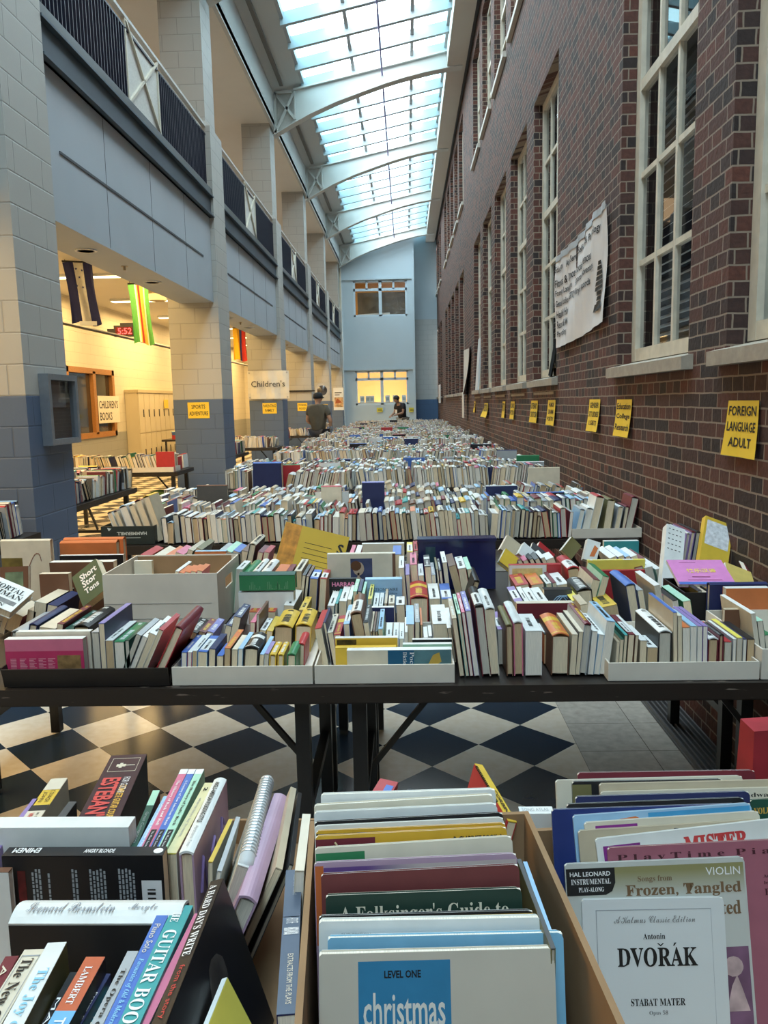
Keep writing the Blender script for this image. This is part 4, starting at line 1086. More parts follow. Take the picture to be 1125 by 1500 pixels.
q = MB()
for j, a in enumerate((.18, .5, .68)):
    for k in range(7): q.quad((t+.0008, l*a+k*.006, w_*.08), (t+.0008, l*a+k*.006+.002, w_*.08), (t+.0008, l*a+k*.006+.002, w_*(.35+.25*math.sin(k+j))), (t+.0008, l*a+k*.006, w_*(.35+.25*math.sin(k+j))))
q.build('print', mat('print_green', (.16, .34, .20)), r)
fbook(57, 100, 841, 2.90, 'C', 'U', 'c', .03, 'reddish brown book, cover outward beside the green Short Stories book'); fbook(72, 166, 824, 3.0, 'W', 'U', 'w', .04, 'thick white spined book crosswise behind the reddish brown one')
fbook(87, 180, 814, 3.12, 'W', 'K', 'w', .02, 'black book with a white spine crosswise in front of the orange books')
fbook(87, 170, 796, 3.24, 'O', 'O', 'c', .045, 'nearer of two orange hardbacks crosswise behind the white box', hard=True); fbook(92, 180, 791, 3.36, 'O', 'O', 'c', .04, 'farther of two orange hardbacks crosswise behind the white box', hard=True)
r, t, w_, l = fbook(0, 73, 793, 3.2, 'C', 'C', 'c', .03, 'tall cream album with a line drawing at the column end of the front table', hard=True)
face_patch(r, t, l*.0, l*.42, w_*.3, w_*.72, mat('photo_olive', (.16, .12, .03), .5, .5, 16), 'photo')
q = MB(); q.tube([(t+.0005, l*(.66+.14*math.cos(a*.6)), w_*(.66+.14*math.sin(a*.9))) for a in range(11)], .0015, 5); q.build('drawing', mat('ink_rust', (.25, .12, .08)), r)
r, _, _ = slab('picture_frame', 'thin brown picture frame standing at the near corner of the album', 'frame', (0, 831), (41, 829), (0, 868), 2.95, 2.93, .02, 'U', 'g')
q = MB(); q.quad((.02, -.001, .02), (.09, -.001, .02), (.09, -.001, .075), (.02, -.001, .075)); q.build('picture', mat('frame_green', (.14, .20, .12), .5, .4, 20), r)
fbook(861, 945, 821, 3.2, 'H', 'H', 'c', .02, 'lemon yellow book with a red band, crosswise by the wall end', deco='b'); fbook(880, 945, 836, 3.1, 'R', 'R', 'c', .02, 'red book crosswise just in front of the lemon yellow one')
r, t, w_, l = fbook(746, 800, 828, 3.14, 'R', 'W', 'c', .03, 'red spined atlas with a pale map cover, cover outward'); face_patch(r, t, l*.08, l*.9, w_*.45, w_*.9, mat('map_ochre', (.62, .52, .22), .5, .4, 18), 'map')
fbook(801, 822, 827, 3.16, 'R', 'R', 'c', .03, 'plain red book standing next to the map covered atlas'); fbook(757, 840, 884, 2.50, 'C', 'M', 'c', .03, 'long maroon book crosswise behind the loose books'); fbook(885, 936, 793, 3.62, 'W', 'T', 'w', .03, 'teal book with a white spine crosswise at the back by the wall end')
fbook(1040, 1125, 857, 2.66, 'N', 'N', 'g', .03, 'big navy book, cover outward near the brick wall', hard=True); fbook(1064, 1128, 862, 2.60, 'W', 'O', 'g', .03, 'orange brown book in front of the big navy one near the brick wall')
fbook(530, 592, 797, 3.42, 'W', 'C', 'w', .03, 'white spined book crosswise behind the beige art book'); fbook(285, 331, 808, 3.30, 'L', 'O', 'w', .03, 'pale blue and orange book crosswise behind the white box'); fbook(330, 352, 812, 3.2, 'K', 'K', 'w', .03, 'small black book crosswise behind the white box')
r, t, w_, l = fbook(797, 838, 864, 2.80, 'K', 'E', 'c', .04, 'charcoal book with pale blue swoosh lines on its cover')
q = MB()
for k in range(3): q.tube([(t+.0006, l*(.15+.07*k+.65*a/8), w_*(.35+.45*math.sin(a/8*2.4-.1*k))) for a in range(9)], .0016, 5)
q.build('swoosh', cm('L'), r)
fbook(1062, 1085, 893, 2.42, 'A', 'U', 'g', .02, 'tan book crosswise behind the yellow spined ones by the wall'); 
# binder, yellow album, tilted covers
t = thing('plastic_case', 'dark blue plastic file case standing at the back of the front table', 'case', (at_y(613, 800, 3.30).x, 3.30, TZ+.006)); P0, P1 = at_y(613, 790, 3.30), at_y(726, 788, 3.30); H = P0.z-TZ-.006; W_ = P1.x-P0.x
M_CASE = mat('case_blue', (.010, .014, .075), .18, .15, 6, .6)
b = MB(); b.box(0, W_, 0, .07, 0, H-.012); b.build('body', M_CASE, t); bx(-.004, W_+.004, -.004, .074, H-.012, H).build('lid', M_CASE, t)
bx(.03, .07, -.003, 0, H*.35, H*.85).build('label_pocket', mat('pocket_teal', (.03, .07, .09), .1), t); bx(W_*.56, W_*.60, -.003, 0, .01, H-.013).build('rib', M_CASE, t)
r, wd, H = slab('book', "large yellow softcover with an orange band tilted up behind the front table's rows", 'book', (419, 764), (512, 787), (406, 826), 3.52, 3.46, .012, mat('album_yellow', (.60, .40, .03), .45, .05, 8), 'w')
q = MB(); q.quad((.002, -.0006, .002), (wd*.26, -.0006, .002), (wd*.26, -.0006, H-.002), (.002, -.0006, H-.002)); q.build('orange_band', mat('band_orange', (.58, .25, .03), .5, .35, 30), r)
q = MB()
for k in range(5): q.quad((wd*.36, -.0006, H*(.15+.12*k)), (wd*.78, -.0006, H*(.15+.12*k)), (wd*.78, -.0006, H*(.16+.12*k)), (wd*.36, -.0006, H*(.16+.12*k)))
put_text(q, 'S', (wd*.86, -.0006, H*.55), (1, 0, 0), (0, 0, 1), h=H*.24, bold=.03); q.build('lettering', M_INK, r)
def cover_slab(TL, TR, BL, Yt, Yb, th, cov, pg, label, hard=True, down=False):
    if down:
        A, C_ = at_y(*TL, Yt), at_y(*BL, Yb); k = (A.z-TZ-.008)/(A.z-C_.z); C2 = A+(C_-A)*k
        r, wd, H = slab('book', label, 'book', TL, TR, BL, Yt, Yb, .01, cov, pg)
        for ch in list(r.children): bpy.data.objects.remove(ch)
        A2, B2 = at_y(*TL, Yt), at_y(*TR, Yt); X = (B2-A2); wd = X.length; X.normalize(); Y_ = A2-C2; Y_ -= X*Y_.dot(X); H = Y_.length; Y_.normalize(); N = X.cross(Y_)
        r.location = A2-Y_*H; r['group'] = 'books tilted with covers showing'; b = MB(); c = .002
        b.box(0, wd, 0, c, 0, H, 0); b.box(0, wd, th-c, th, 0, H, 0); b.box(0, c, c, th-c, 0, H, 0); b.build('cover', [cm(cov)], r)
        bx(c+.0002, wd-.003, c, th-c, .003, H-.003).build('page_block', PAGE[pg], r); return r, wd, H
    return slab('book', label, 'book', TL, TR, BL, Yt, Yb, th, cov, pg, group='books tilted with covers showing', hard=hard)
r, wd, H = cover_slab((976, 820), (1056, 820), (992, 856), 2.95, 2.80, .012, mat('cover_orchid', (.62, .22, .50), .45), 'w', 'orchid pink textbook with gold Chinese title lying tilted by the wall', False)
q = MB(); put_text(q, '快乐汉语', (wd*.26, -.0006, H*.46), (1, 0, 0), (0, 0, 1), w=wd*.52, bold=.02); q.build('lettering', mat('ink_gold', (.80, .60, .12)), r)
q = MB(); q.quad((wd*.3, -.0006, H*.28), (wd*.62, -.0006, H*.28), (wd*.62, -.0006, H*.31), (wd*.3, -.0006, H*.31)); q.quad((wd*.2, -.0006, H*.16), (wd*.8, -.0006, H*.16), (wd*.8, -.0006, H*.18), (wd*.2, -.0006, H*.18)); q.quad((wd*.2, -.0006, H*.88), (wd*.5, -.0006, H*.88), (wd*.5, -.0006, H*.895), (wd*.2, -.0006, H*.895)); q.build('print', mat('ink_plum', (.20, .03, .10)), r)
q = MB(); q.quad((.002, -.0006, .001), (wd-.002, -.0006, .001), (wd-.002, -.0006, H*.10), (.002, -.0006, H*.10)); q.build('blue_strip', cm('B'), r)
r, wd, H = cover_slab((977, 767), (1004, 776), (968, 818), 3.25, 3.14, .035, 'W', 'g', 'thick white book with rows of dark dashes leaning near the brick wall', down=True)
q = MB()
for k in range(4):
    for j in range(5): q.quad((wd*(.12+.2*k), -.0006, H-.02-.024*j), (wd*(.22+.2*k), -.0006, H-.02-.024*j), (wd*(.22+.2*k), -.0006, H-.0165-.024*j), (wd*(.12+.2*k), -.0006, H-.0165-.024*j))
q.build('print', M_INK, r)
r, wd, H = cover_slab((1034, 755), (1074, 770), (1027, 792), 3.35, 3.28, .03, 'Y', 'c', 'yellow edged picture book with an ink sketch leaning on the brick wall', down=True)
q = MB(); q.quad((wd*.08, -.0006, H-.13), (wd*.92, -.0006, H-.13), (wd*.92, -.0006, H-.015), (wd*.08, -.0006, H-.015)); o_ = q.build('picture', mat('sketch_pale', (.66, .66, .68), .5, .25, 60), r)
cover_slab((1062, 823), (1100, 838), (1058, 850), 2.98, 2.86, .02, mat('card_yellow', (.62, .46, .13), .5), 'c', 'folded yellow softcover lying beside the orchid pink textbook', False)
cover_slab((1086, 817), (1128, 836), (1080, 832), 3.2, 3.08, .02, 'M', 'g', 'wine red hardback lying flat against the brick wall')
cover_slab((744, 783), (766, 800), (736, 806), 3.5, 3.44, .025, 'A', 'c', 'brown framed picture book tilted beside the blue plastic case')
cover_slab((741, 803), (760, 818), (737, 826), 3.36, 3.30, .02, 'Y', 'c', 'tan picture book tilted in front of the brown framed one')
cover_slab((768, 794), (786, 810), (762, 812), 3.48, 3.42, .02, 'W', 'c', 'white book with a small dark cat shape tilted on the heap')
cover_slab((781, 794), (801, 810), (776, 806), 3.56, 3.50, .015, 'E', 'g', 'charcoal book tilted between the white and red ones')
cover_slab((791, 793), (813, 812), (788, 806), 3.62, 3.57, .02, 'R', 'w', 'bright red book tilted on the heap beyond the atlas')
cover_slab((838, 786), (852, 800), (832, 815), 3.5, 3.46, .025, 'X', 'c', 'olive brown book leaning against a pale one beyond the dark red dictionary')
r, wd, H = cover_slab((861, 789), (880, 795), (856, 819), 3.46, 3.42, .03, 'W', 'w', 'white book with an orange figure on its cover, past the dark red dictionary')
q = MB(); q.poly([(wd*.4, -.0006, H*.2), (wd*.75, -.0006, H*.25), (wd*.9, -.0006, H*.7), (wd*.6, -.0006, H*.8), (wd*.5, -.0006, H*.5)]); q.build('figure', cm('O'), r)
r, wd, H = cover_slab((105, 846), (140, 818), (128, 884), 2.86, 2.78, .035, 'D', 'c', 'dark green Short Stories paperback tilted against the white box', False)
r, wd, H = r, wd, H
q = MB(); put_text(q, 'Short', (wd*.25, -.0006, H*.68), (1, 0, 0), (0, 0, 1), w=wd*.66, bold=.03); put_text(q, 'Stor', (wd*.25, -.0006, H*.46), (1, 0, 0), (0, 0, 1), w=wd*.55, bold=.03); put_text(q, 'Tons', (wd*.25, -.0006, H*.24), (1, 0, 0), (0, 0, 1), w=wd*.55, bold=.03); q.build('lettering', M_WINK, r)
r, wd, H = cover_slab((-22, 836), (50, 866), (-34, 876), 2.72, 2.58, .03, 'W', 'c', 'white hardback titled IMMORTAL IRISHMAN tilted at the column end')
q = MB(); put_text(q, 'IMMORTAL', (wd*.10, -.0006, H*.66), (1, 0, 0), (0, 0, 1), w=wd*.82, h=H*.18, style='serif'); put_text(q, 'IRISHMAN', (wd*.10, -.0006, H*.44), (1, 0, 0), (0, 0, 1), w=wd*.86, h=H*.18, style='serif'); put_text(q, 'EGAN', (wd*.4, -.0006, H*.06), (1, 0, 0), (0, 0, 1), w=wd*.4, h=H*.12, style='serif'); q.build('lettering', M_INK, r)
q = MB(); q.quad((wd*.02, -.0005, H*.2), (wd*.95, -.0005, H*.2), (wd*.95, -.0005, H*.36), (wd*.02, -.0005, H*.36)); q.build('photo', mat('photo_grey', (.16, .16, .16), .5, .5, 24), r)
# books inside the white box, sheet leaning
fbook(196, 222, 822, 3.02, 'W', 'C', 'c', .02, 'white spined book poking up inside the large white box', zb=TZ+.01)
for k in range(4): book(262+9*k, 270+9*k, 838-k, 828, 2.80, 12, 'O', 'P', 'c', '-', 'inside the large white box')
book(257, 262, 836, 822, 2.80, 14, 'W', 'W', 'c', '-', 'inside the large white box')

# second table: front row
tray('book_tray', X_at(838, 4.52, 780), X_at(940, 4.52, 780), 4.52, 4.84, TZ+.003, .052, M_WCARD, 'pale cardboard tray at the brick wall end of the second table')
hb = tray('paper_box_lid', X_at(148, 4.55, 780), X_at(226, 4.55, 780), 4.55, 4.86, TZ+.003, .105, mat('lid_green_black', (.018, .028, .028), .45), 'dark green paper box lid printed upside down at the aisle end of the second table', 'box')
q = MB(); W_ = X_at(226, 4.55, 780)-X_at(148, 4.55, 780); put_text(q, 'HAMMERMILL', (W_*.86, -.001, .075), (-1, 0, 0), (0, 0, -1), w=W_*.56, h=.020, bold=.03); q.quad((W_*.40, -.001, .038), (W_*.74, -.001, .038), (W_*.74, -.001, .041), (W_*.40, -.001, .041)); q.poly([(W_*.12, -.001, .10), (W_*.2, -.001, .095), (W_*.15, -.001, .08)]); q.build('lettering', mat('print_pale', (.50, .55, .55)), hb)
x = X_at(236, 4.52, 760); k = 0; lean = -4; xe = X_at(834, 4.52, 760)
rr = random.Random(21)
while x < xe:
    if rr.random() < .12: lean = rr.choice((-9, -6, -3, 0, 2, 5))
    t = rr.choice((.014, .018, .020, .022, .024, .028, .032, .036)); hard = rr.random() < .75
    w_ = rr.uniform(.145, .172) if rr.random() < .75 else rr.uniform(.12, .15)
    sp = rr.choice('WWWWWCCLLBKRNOGSSAUYTE'); cv = rr.choice('WCKNBREGUSMAKN'); th = R(lean)
    root = thing('book', '', 'book', (x-(w_*math.sin(th) if lean < 0 else 0)*0, 4.515+rr.uniform(0, .03), TZ+.006+(t*math.sin(th) if th > 0 else 0)), (0, th, 0))
    NB[0] += 1; book_mesh(t, w_, rr.uniform(.20, .225), sp, cv, rr.choice('cccwwtg'), hard, rr.choice('lltk-'), root, NB[0])
    BOOKS.append(('front row, second table', x, root, phrase(sp, hard, lean, cv))); x += t*1.02/math.cos(th)+rr.choice((0, 0, .001, .004))
for (a, c, yt, ln, sp, cv, pg) in ((157, 164, 752, -19, 'K', 'W', 'c'), (166, 172, 750, -19, 'N', 'C', 'c'), (174, 186, 744, -18, 'L', 'S', 'w'), (188, 196, 741, -18, 'C', 'C', 'c'), (197, 207, 735, -17, 'M', 'C', 'c'), (209, 219, 729, -16, 'Y', 'A', 'c')):
    book(a, c, yt, 0, 4.6, ln, sp, cv, pg, 'h', 'inside the dark green box lid')
for (a, c, yt, ln, sp, cv, pg) in ((850, 858, 746, 12, 'S', 'L', 'w'), (860, 870, 744, 12, 'W', 'W', 'w'), (874, 886, 727, 12, 'R', 'W', 'c'), (890, 902, 732, 8, 'X', 'X', 'c'), (906, 914, 742, 10, 'W', 'S', 'c'), (916, 922, 742, 8, 'M', 'E', 'c'), (926, 937, 728, 12, 'M', 'M', 'g')):
    book(a, c, yt, 0, 4.6, ln, sp, cv, pg, 'h', 'pale tray, wall end, second table')
# face-on volumes further back
EXCL = []
def far_face(px0, px1, yt, Y, sp, cv, label, t=.03):
    EXCL.append((at_y(px0, yt, Y).x-.05, at_y(px1, yt, Y).x+.02, Y-.004, Y+t+.004)); fbook(px0, px1, yt, Y, sp, cv, 'c', t, label, hard=True)
far_face(530, 563, 707, 5.06, 'J', 'N', 'dark navy book standing upright, cover outward, in the middle of the second table')
far_face(470, 500, 713, 5.10, 'R', 'C', 'red topped picture book, cover outward, on the second table')
far_face(370, 412, 679, 7.34, 'B', 'N', 'navy blue box file lying at the aisle end of the third table', .10)
far_face(757, 790, 668, 7.9, 'G', 'G', 'green book lying crosswise at the wall end of the third table'); far_face(756, 797, 677, 7.65, 'W', 'S', 'white book crosswise just before the green one at the wall')
far_face(774, 820, 686, 6.1, 'A', 'C', 'tan book crosswise at the wall end behind the second table'); far_face(728, 757, 660, 8.4, 'N', 'S', 'navy spined grey book crosswise near the brick wall')
far_face(288, 333, 712, 5.3, 'U', 'E', 'brown book crosswise at the aisle end of the second table')

# the remaining books down the hall and along the side tables: far past three hundred
mb_v, mb_f, mb_m = [], [], []
pm = list('WWCSKNBLRMGTYOUAEPQ'); MASSM = [cm(c) for c in dict.fromkeys(pm)]; MI = {c: i for i, c in enumerate(dict.fromkeys(pm))}
pages = list(PAGE.values()); PI = [len(MASSM)+i for i in range(4)]
def mass_book(x, y, z, t, w, l, lean, yaw, sp, cv, pg):
    if yaw == 0 and any(a < x < c and y+l > e and y < f for a, c, e, f in EXCL): return
    cl, sl = math.cos(lean), math.sin(lean); cy, sy = math.cos(yaw), math.sin(yaw); o = len(mb_v); c = min(.003, t*.12)
    def P(a, b_, h):
        X = a*cl+h*sl; Z = -a*sl+h*cl; mb_v.append((x+X*cy-b_*sy, y+X*sy+b_*cy, z+Z))
    zz = t*sl if sl > 0 else 0; z += zz
    for a, b_, h in ((0, 0, 0), (t, 0, 0), (t, l, 0), (0, l, 0), (0, 0, w), (t, 0, w), (t, l, w), (0, l, w), (c, 0, 0), (t-c, 0, 0), (t-c, 0, w-c), (c, 0, w-c), (c, .004, 0), (t-c, .004, 0), (t-c, .004, w-c), (c, .004, w-c), (t*.25, 0, w+t*.12), (t*.75, 0, w+t*.12), (t*.75, l, w+t*.12), (t*.25, l, w+t*.12)): P(a, b_, h)
    F = mb_f.append; m_ = mb_m.append
    for q, k in (((0, 8, 11, 4), cv), ((9, 1, 5, 10), cv), ((11, 10, 5, 4), sp), ((4, 5, 17, 16), sp), ((12, 13, 14, 15), pg), ((0, 4, 7, 3), cv), ((1, 2, 6, 5), cv), ((4, 16, 19, 7), sp), ((16, 17, 18, 19), sp), ((17, 5, 6, 18), sp), ((2, 3, 7, 6), pg), ((7, 19, 18, 6), sp), ((8, 12, 15, 11), cv), ((13, 9, 10, 14), cv)):
        F(tuple(o+i for i in q)); m_(k)
rm = random.Random(5); EXCL.append((-3.655, -3.565, 9.6, 10.0))
def mass_row(x0, x1, y, yaw=0, px=None, hi=.175, gap=.07, dark=.3):
    """one row of spine-up books, running from x0 to x1 in the row's own direction"""
    u = x0; lean = 0
    cy, sy = math.cos(yaw), math.sin(yaw); ox, oy = px or (0, 0)
    base = rm.uniform(-.015, .012)
    while u < x1:
        if rm.random() < .09: lean = R(rm.choice((-24, -16, -10, -6, -3, 0, 0, 3, 8, 14)))
        if rm.random() < .03: base = rm.uniform(-.03, .02)
        if rm.random() < gap*.4: u += rm.uniform(.02, .10)
        t = rm.choice((.012, .016, .018, .02, .022, .026, .030, .036, .044)); w = hi+base+rm.gauss(0, .011); l = rm.uniform(.17, .225)
        sp = rm.choice('WWWWWWWWWSSSSCCCCCLAAASKNRME' if rm.random() > dark else 'KNBRMGTOUEYPSL'); cv = rm.choice('WWCCSSAAAKNRBGUMEKE'); pg = rm.choice((PI[0], PI[0], PI[1], PI[1], PI[1], PI[2], PI[3]))
        X, Y_ = (u, y+rm.uniform(0, .03))
        mass_book(ox+X*cy-Y_*sy, oy+X*sy+Y_*cy, TZ+.006, t, w, l, lean, yaw, MI[sp], MI[cv], pg); u += t*1.03/math.cos(lean)+rm.choice((0, 0, .001, .003))
        if rm.random() < .012:   # a volume set crosswise
            w2 = rm.uniform(.16, .22); l2 = rm.uniform(.2, .28); sp = rm.choice('WKNRBCSGU')
            if u+l2 < x1: mass_book(ox+u*cy-(Y_+.03)*sy, oy+u*sy+(Y_+.03)*cy, TZ+.006, .03, w2, l2, 0, yaw-math.pi/2, MI[sp], MI[rm.choice('KNRCWSBEG')], pg); u += l2+.01
for i, y0 in enumerate(BANKS[1:]):
    n_ = 6 if i < 6 else 3
    if i == 0: n_ = 5
    for r_ in range(n_):
        if i == 0 and r_ == 0: continue
        mass_row(-1.74 if r_ else -1.5, 1.19, y0+.015+.247*r_+(.10 if i == 0 else 0), hi=.165+.006*r_ if r_ else .185, dark=.18)
mass_row(.02, 1.5, .03, R(90), (-2.72, 6.38), hi=.19, dark=.6); mass_row(.02, 1.5, .30, R(90), (-2.72, 6.38), hi=.20, dark=.6)
mass_row(.02, 1.45, .05, R(90), (-2.40, 3.55), hi=.19, dark=.6); mass_row(.02, 1.5, .32, R(90), (-2.40, 3.55), hi=.22, dark=.6)
for x, y in ((-4.35, 9.72), (-3.95, 14.9), (-3.95, 20.2), (-3.95, 25.3)):
    for r_ in range(3): mass_row(x+.035, x+1.44, y+.022+.26*r_, hi=.19-.01*r_, dark=.5)
for x, y in ((-2.75, 12.3), (-2.75, 17.6), (-5.25, 19.5)):
    for r_ in range(2): mass_row(.02, 1.5, .03+.26*r_, R(90), (x, y), hi=.19, dark=.5)
me = bpy.data.meshes.new('books'); me.from_pydata(mb_v, [], mb_f)
for m_ in MASSM+pages: me.materials.append(m_)
me.polygons.foreach_set('material_index', mb_m); me.update(); o = bpy.data.objects.new('books', me); col.objects.link(o)
tag(o, 'dense rows of second-hand books filling the tables down the hall beyond the second front row', 'books', kind='stuff')
tray('book_tray', -4.34, -3.6, 9.70, 10.0, TZ+.003, .06, M_WCARD, 'white tray of books on the table before the second column')
tray('book_tray', -3.58, -2.86, 9.70, 10.0, TZ+.003, .06, M_WCARD, 'white tray of books at the aisle end of the table before the second column')
fbook(228, 255, 662, 9.735, 'R', 'R', 'c', .03, 'bright red book, cover outward on the table before the second column')
# labels: each book by its look and its place in its row
by = {}
for place, x, root, ph in BOOKS: by.setdefault(place, []).append((x, root, ph))
for place, v in by.items():
    v.sort(key=lambda p: p[0])
    for i, (x, root, ph) in enumerate(v):
        root['label'] = '%s, %s from left, %s' % (ph, ordinal(i+1), place); root['group'] = 'books, '+place
# PART4
# ------------------------------------------------------------------ the nearest table: boxes of music books
NB0 = TZ+.010
M_FOLD = mat('spiral_wire', (.55, .58, .60), .3, metal=.8)
tray('cardboard_box', -.78, -.150, .44, 1.352, TZ+.003, .045, M_CARD, 'brown cardboard box of music history books on the nearest table', 'box', th=.006)
t = tray('cardboard_box', -.095, .199, .42, 1.0, TZ+.003, .235, M_CARD, 'brown cardboard box of standing songbooks in the middle of the nearest table', 'box', th=.007)
t.rotation_euler = (0, 0, R(4.5)); t.location = (-.092, .42, TZ+.003)
t = tray('cardboard_box', .235, .86, .42, 1.06, TZ+.003, .20, M_CARD, 'brown cardboard box of sheet music with an orchestral score at its front', 'box', th=.007)
t.rotation_euler = (0, 0, R(4.5)); t.location = (.207, .40, TZ+.003)
def gbook(fl, fr, yf, nl, yn, z, lean, spine, cover, page, style, label, l=None, zb=NB0):
    A, B_, C_ = at_z(fl, yf, z), at_z(fr, yf, z), at_z(nl, yn, z)
    d = A-C_; yaw = math.atan2(-d.x, d.y); ln = d.length
    if l: C_ = A-d.normalized()*l; ln = l
    th = R(lean); t = max(.004, (B_.x-A.x)/max(.5, math.cos(th)) if lean > 0 else (B_.x-A.x)); oz = t*math.sin(th) if th > 0 else 0
    w = (z-zb-oz)/math.cos(th)
    M = Matrix.Rotation(yaw, 3, 'Z') @ Matrix.Rotation(th, 3, 'Y'); O = C_ - M @ Vector((0, 0, w)); NB[0] += 1
    hard = 'h' in style; deco = ''.join(c for c in style if c in 'ltkb')[:1]
    root = thing('songbook', label, 'book', O, (0, th, yaw), 'music books on the nearest table')
    book_mesh(t, w, ln, spine, cover, page, hard, deco, root, NB[0]); bul = min(.009, t*.18) if hard else 0
    root['_t'] = t; root['_w'] = w+bul; root['_l'] = ln; return root
def spine_text(root, s, y0, y1, m=None, u=(.25, .75), style='sans', bold=0, flip=False):
    """title along the spine between y0 (near) and y1 (far), as fractions of its length"""
    t, w, l = root['_t'], root['_w'], root['_l']; q = MB(); h = t*(u[1]-u[0])
    if not flip: put_text(q, s, (t*u[0], l*y1, w+.0006), (0, -1, 0), (1, 0, 0), w=l*(y1-y0), h=h, style=style, bold=bold)
    else: put_text(q, s, (t*u[1], l*y0, w+.0006), (0, 1, 0), (-1, 0, 0), w=l*(y1-y0), h=h, style=style, bold=bold)
    q.build('lettering', m or M_WINK, root)
def spine_patch(root, y0, y1, m, u=(0, 1), name='spine_panel', d=.0004):
    t, w, l = root['_t'], root['_w'], root['_l']; q = MB(); q.quad((t*u[0], l*y0, w+d), (t*u[1], l*y0, w+d), (t*u[1], l*y1, w+d), (t*u[0], l*y1, w+d)); q.build(name, m, root)
M_GOLDT = mat('ink_gold_bright', (.75, .42, .06)); M_REDT = mat('ink_red', (.55, .05, .05)); M_CREAMT = mat('ink_cream', (.70, .64, .50)); M_SILV = mat('ink_silver', (.32, .34, .36)); M_SKYT = mat('ink_sky', (.25, .55, .75))
# front row of the left box, spines running away from the viewer
g = gbook(8, 27, 1401, -50, 1500, .925, 0, 'M', 'M', 'c', '', 'maroon paperback, leftmost of the front row of music histories', .20); spine_text(g, 'A MUSIC', .35, .92, M_CREAMT)
g = gbook(36, 66, 1391, -32, 1500, .93, 0, 'C', 'C', 'w', '', 'cream paperback titled The New Grove between the maroon and white books', .20); spine_text(g, 'The New Grove', .30, .92, M_INK, style='serif')
q = MB(); t_, w_, l_ = g['_t'], g['_w'], g['_l']
for a, c, e, f in ((.08, .11, .2, .95), (.89, .92, .2, .95), (.08, .92, .94, .95), (.08, .92, .2, .21)): q.quad((t_*a, l_*e, w_+.0005), (t_*c, l_*e, w_+.0005), (t_*c, l_*f, w_+.0005), (t_*a, l_*f, w_+.0005))
q.build('border', M_SILV, g)
g = gbook(70, 97, 1381, 4, 1500, .935, 0, 'W', 'X', 'w', '', 'white paperback titled The Joy of Music in pale blue', .215); spine_text(g, 'The Joy of Music', .10, .80, M_SKYT, (.2, .85), 'serif')
g = gbook(103, 114, 1424, 60, 1500, .905, 0, 'K', 'K', 'c', '', 'low black paperback between the white and the orange and blue spines', .20); spine_text(g, 'MASTER', .3, .8)
g = gbook(126, 154, 1402, 70, 1500, .925, 0, 'B', 'K', 'c', '', 'paperback with orange and sky blue spine reading To Broadway', .20)
spine_patch(g, .60, 1, mat('spine_orange', (.52, .12, .05), .45)); spine_patch(g, 0, .60, mat('spine_sky', (.16, .42, .70), .45)); spine_text(g, 'LAMBERT', .64, .92, None, (.3, .65), 'serif'); spine_text(g, 'TO BROADWAY', .0, .55, None, (.25, .75), 'sans', .02)
g = gbook(155, 162, 1426, 112, 1500, .905, 0, 'N', 'N', 'c', '', 'thin navy paperback beside the To Broadway book', .20); spine_text(g, 'From Symphonies to Songs', .1, .85)
g = gbook(163, 172, 1446, 130, 1500, .89, 0, 'T', 'T', 'c', '', 'low teal paperback beside the thin navy one', .19); spine_text(g, 'The Music', .3, .85, M_CREAMT)
g = gbook(187, 203, 1393, 133, 1500, .925, 0, 'S', 'C', 'c', '', 'grey paperback titled The Opera Companion', .20); spine_text(g, "The Opera Companion", .1, .85, M_INK, style='serif')
g = gbook(236, 253, 1327, 152, 1500, .93, 0, 'B', 'B', 'w', '', 'tall blue paperback touching the teal guitar book', .235); spine_text(g, 'Favourites of Old & Modern Songs', .1, .6, M_SKYT, style='italic'); spine_text(g, 'Piano Solo', .64, .85, M_CREAMT)
g = gbook(255, 283, 1326, 170, 1500, .93, 0, 'T', 'T', 'w', '', 'teal spined paperback titled The Guitar Book', .235); spine_text(g, 'GUITAR BOOK', .12, .80, None, (.18, .82), 'serif'); spine_text(g, 'THE', .86, .97, None, (.2, .6), 'serif', flip=False); spine_patch(g, .02, .10, mat('spine_red', (.50, .04, .05), .4), (.1, .9))
g = gbook(285, 296, 1338, 205, 1500, .925, 0, 'P', 'S', 'w', '', 'pinkish grey paperback squeezed beside the teal guitar book', .225)
g = gbook(309, 328, 1291, 222, 1500, .945, -16, 'K', 'K', 'w', '', "glossy black book titled A Hard Day's Write leaning left", .24); spine_text(g, "A HARD DAY'S WRITE", .42, .95, None, (.2, .8), 'serif'); spine_text(g, 'from the story', .05, .36, M_REDT)
t_, w_, l_ = g['_t'], g['_w'], g['_l']; q = MB()
q.poly([(t_+.0004, l_*(.55+.13*math.cos(a*.5)*(1+.2*math.sin(a))), w_*(.66+.18*math.sin(a*.5))) for a in range(13)]); q.build('portrait', mat('portrait_grey', (.075, .068, .062), .35, .6, 20), g)
g = gbook(325, 334, 1434, 298, 1500, .90, -24, 'W', 'H', 'w', '', 'white spined book with an olive yellow cover at the front of the left box', .16)
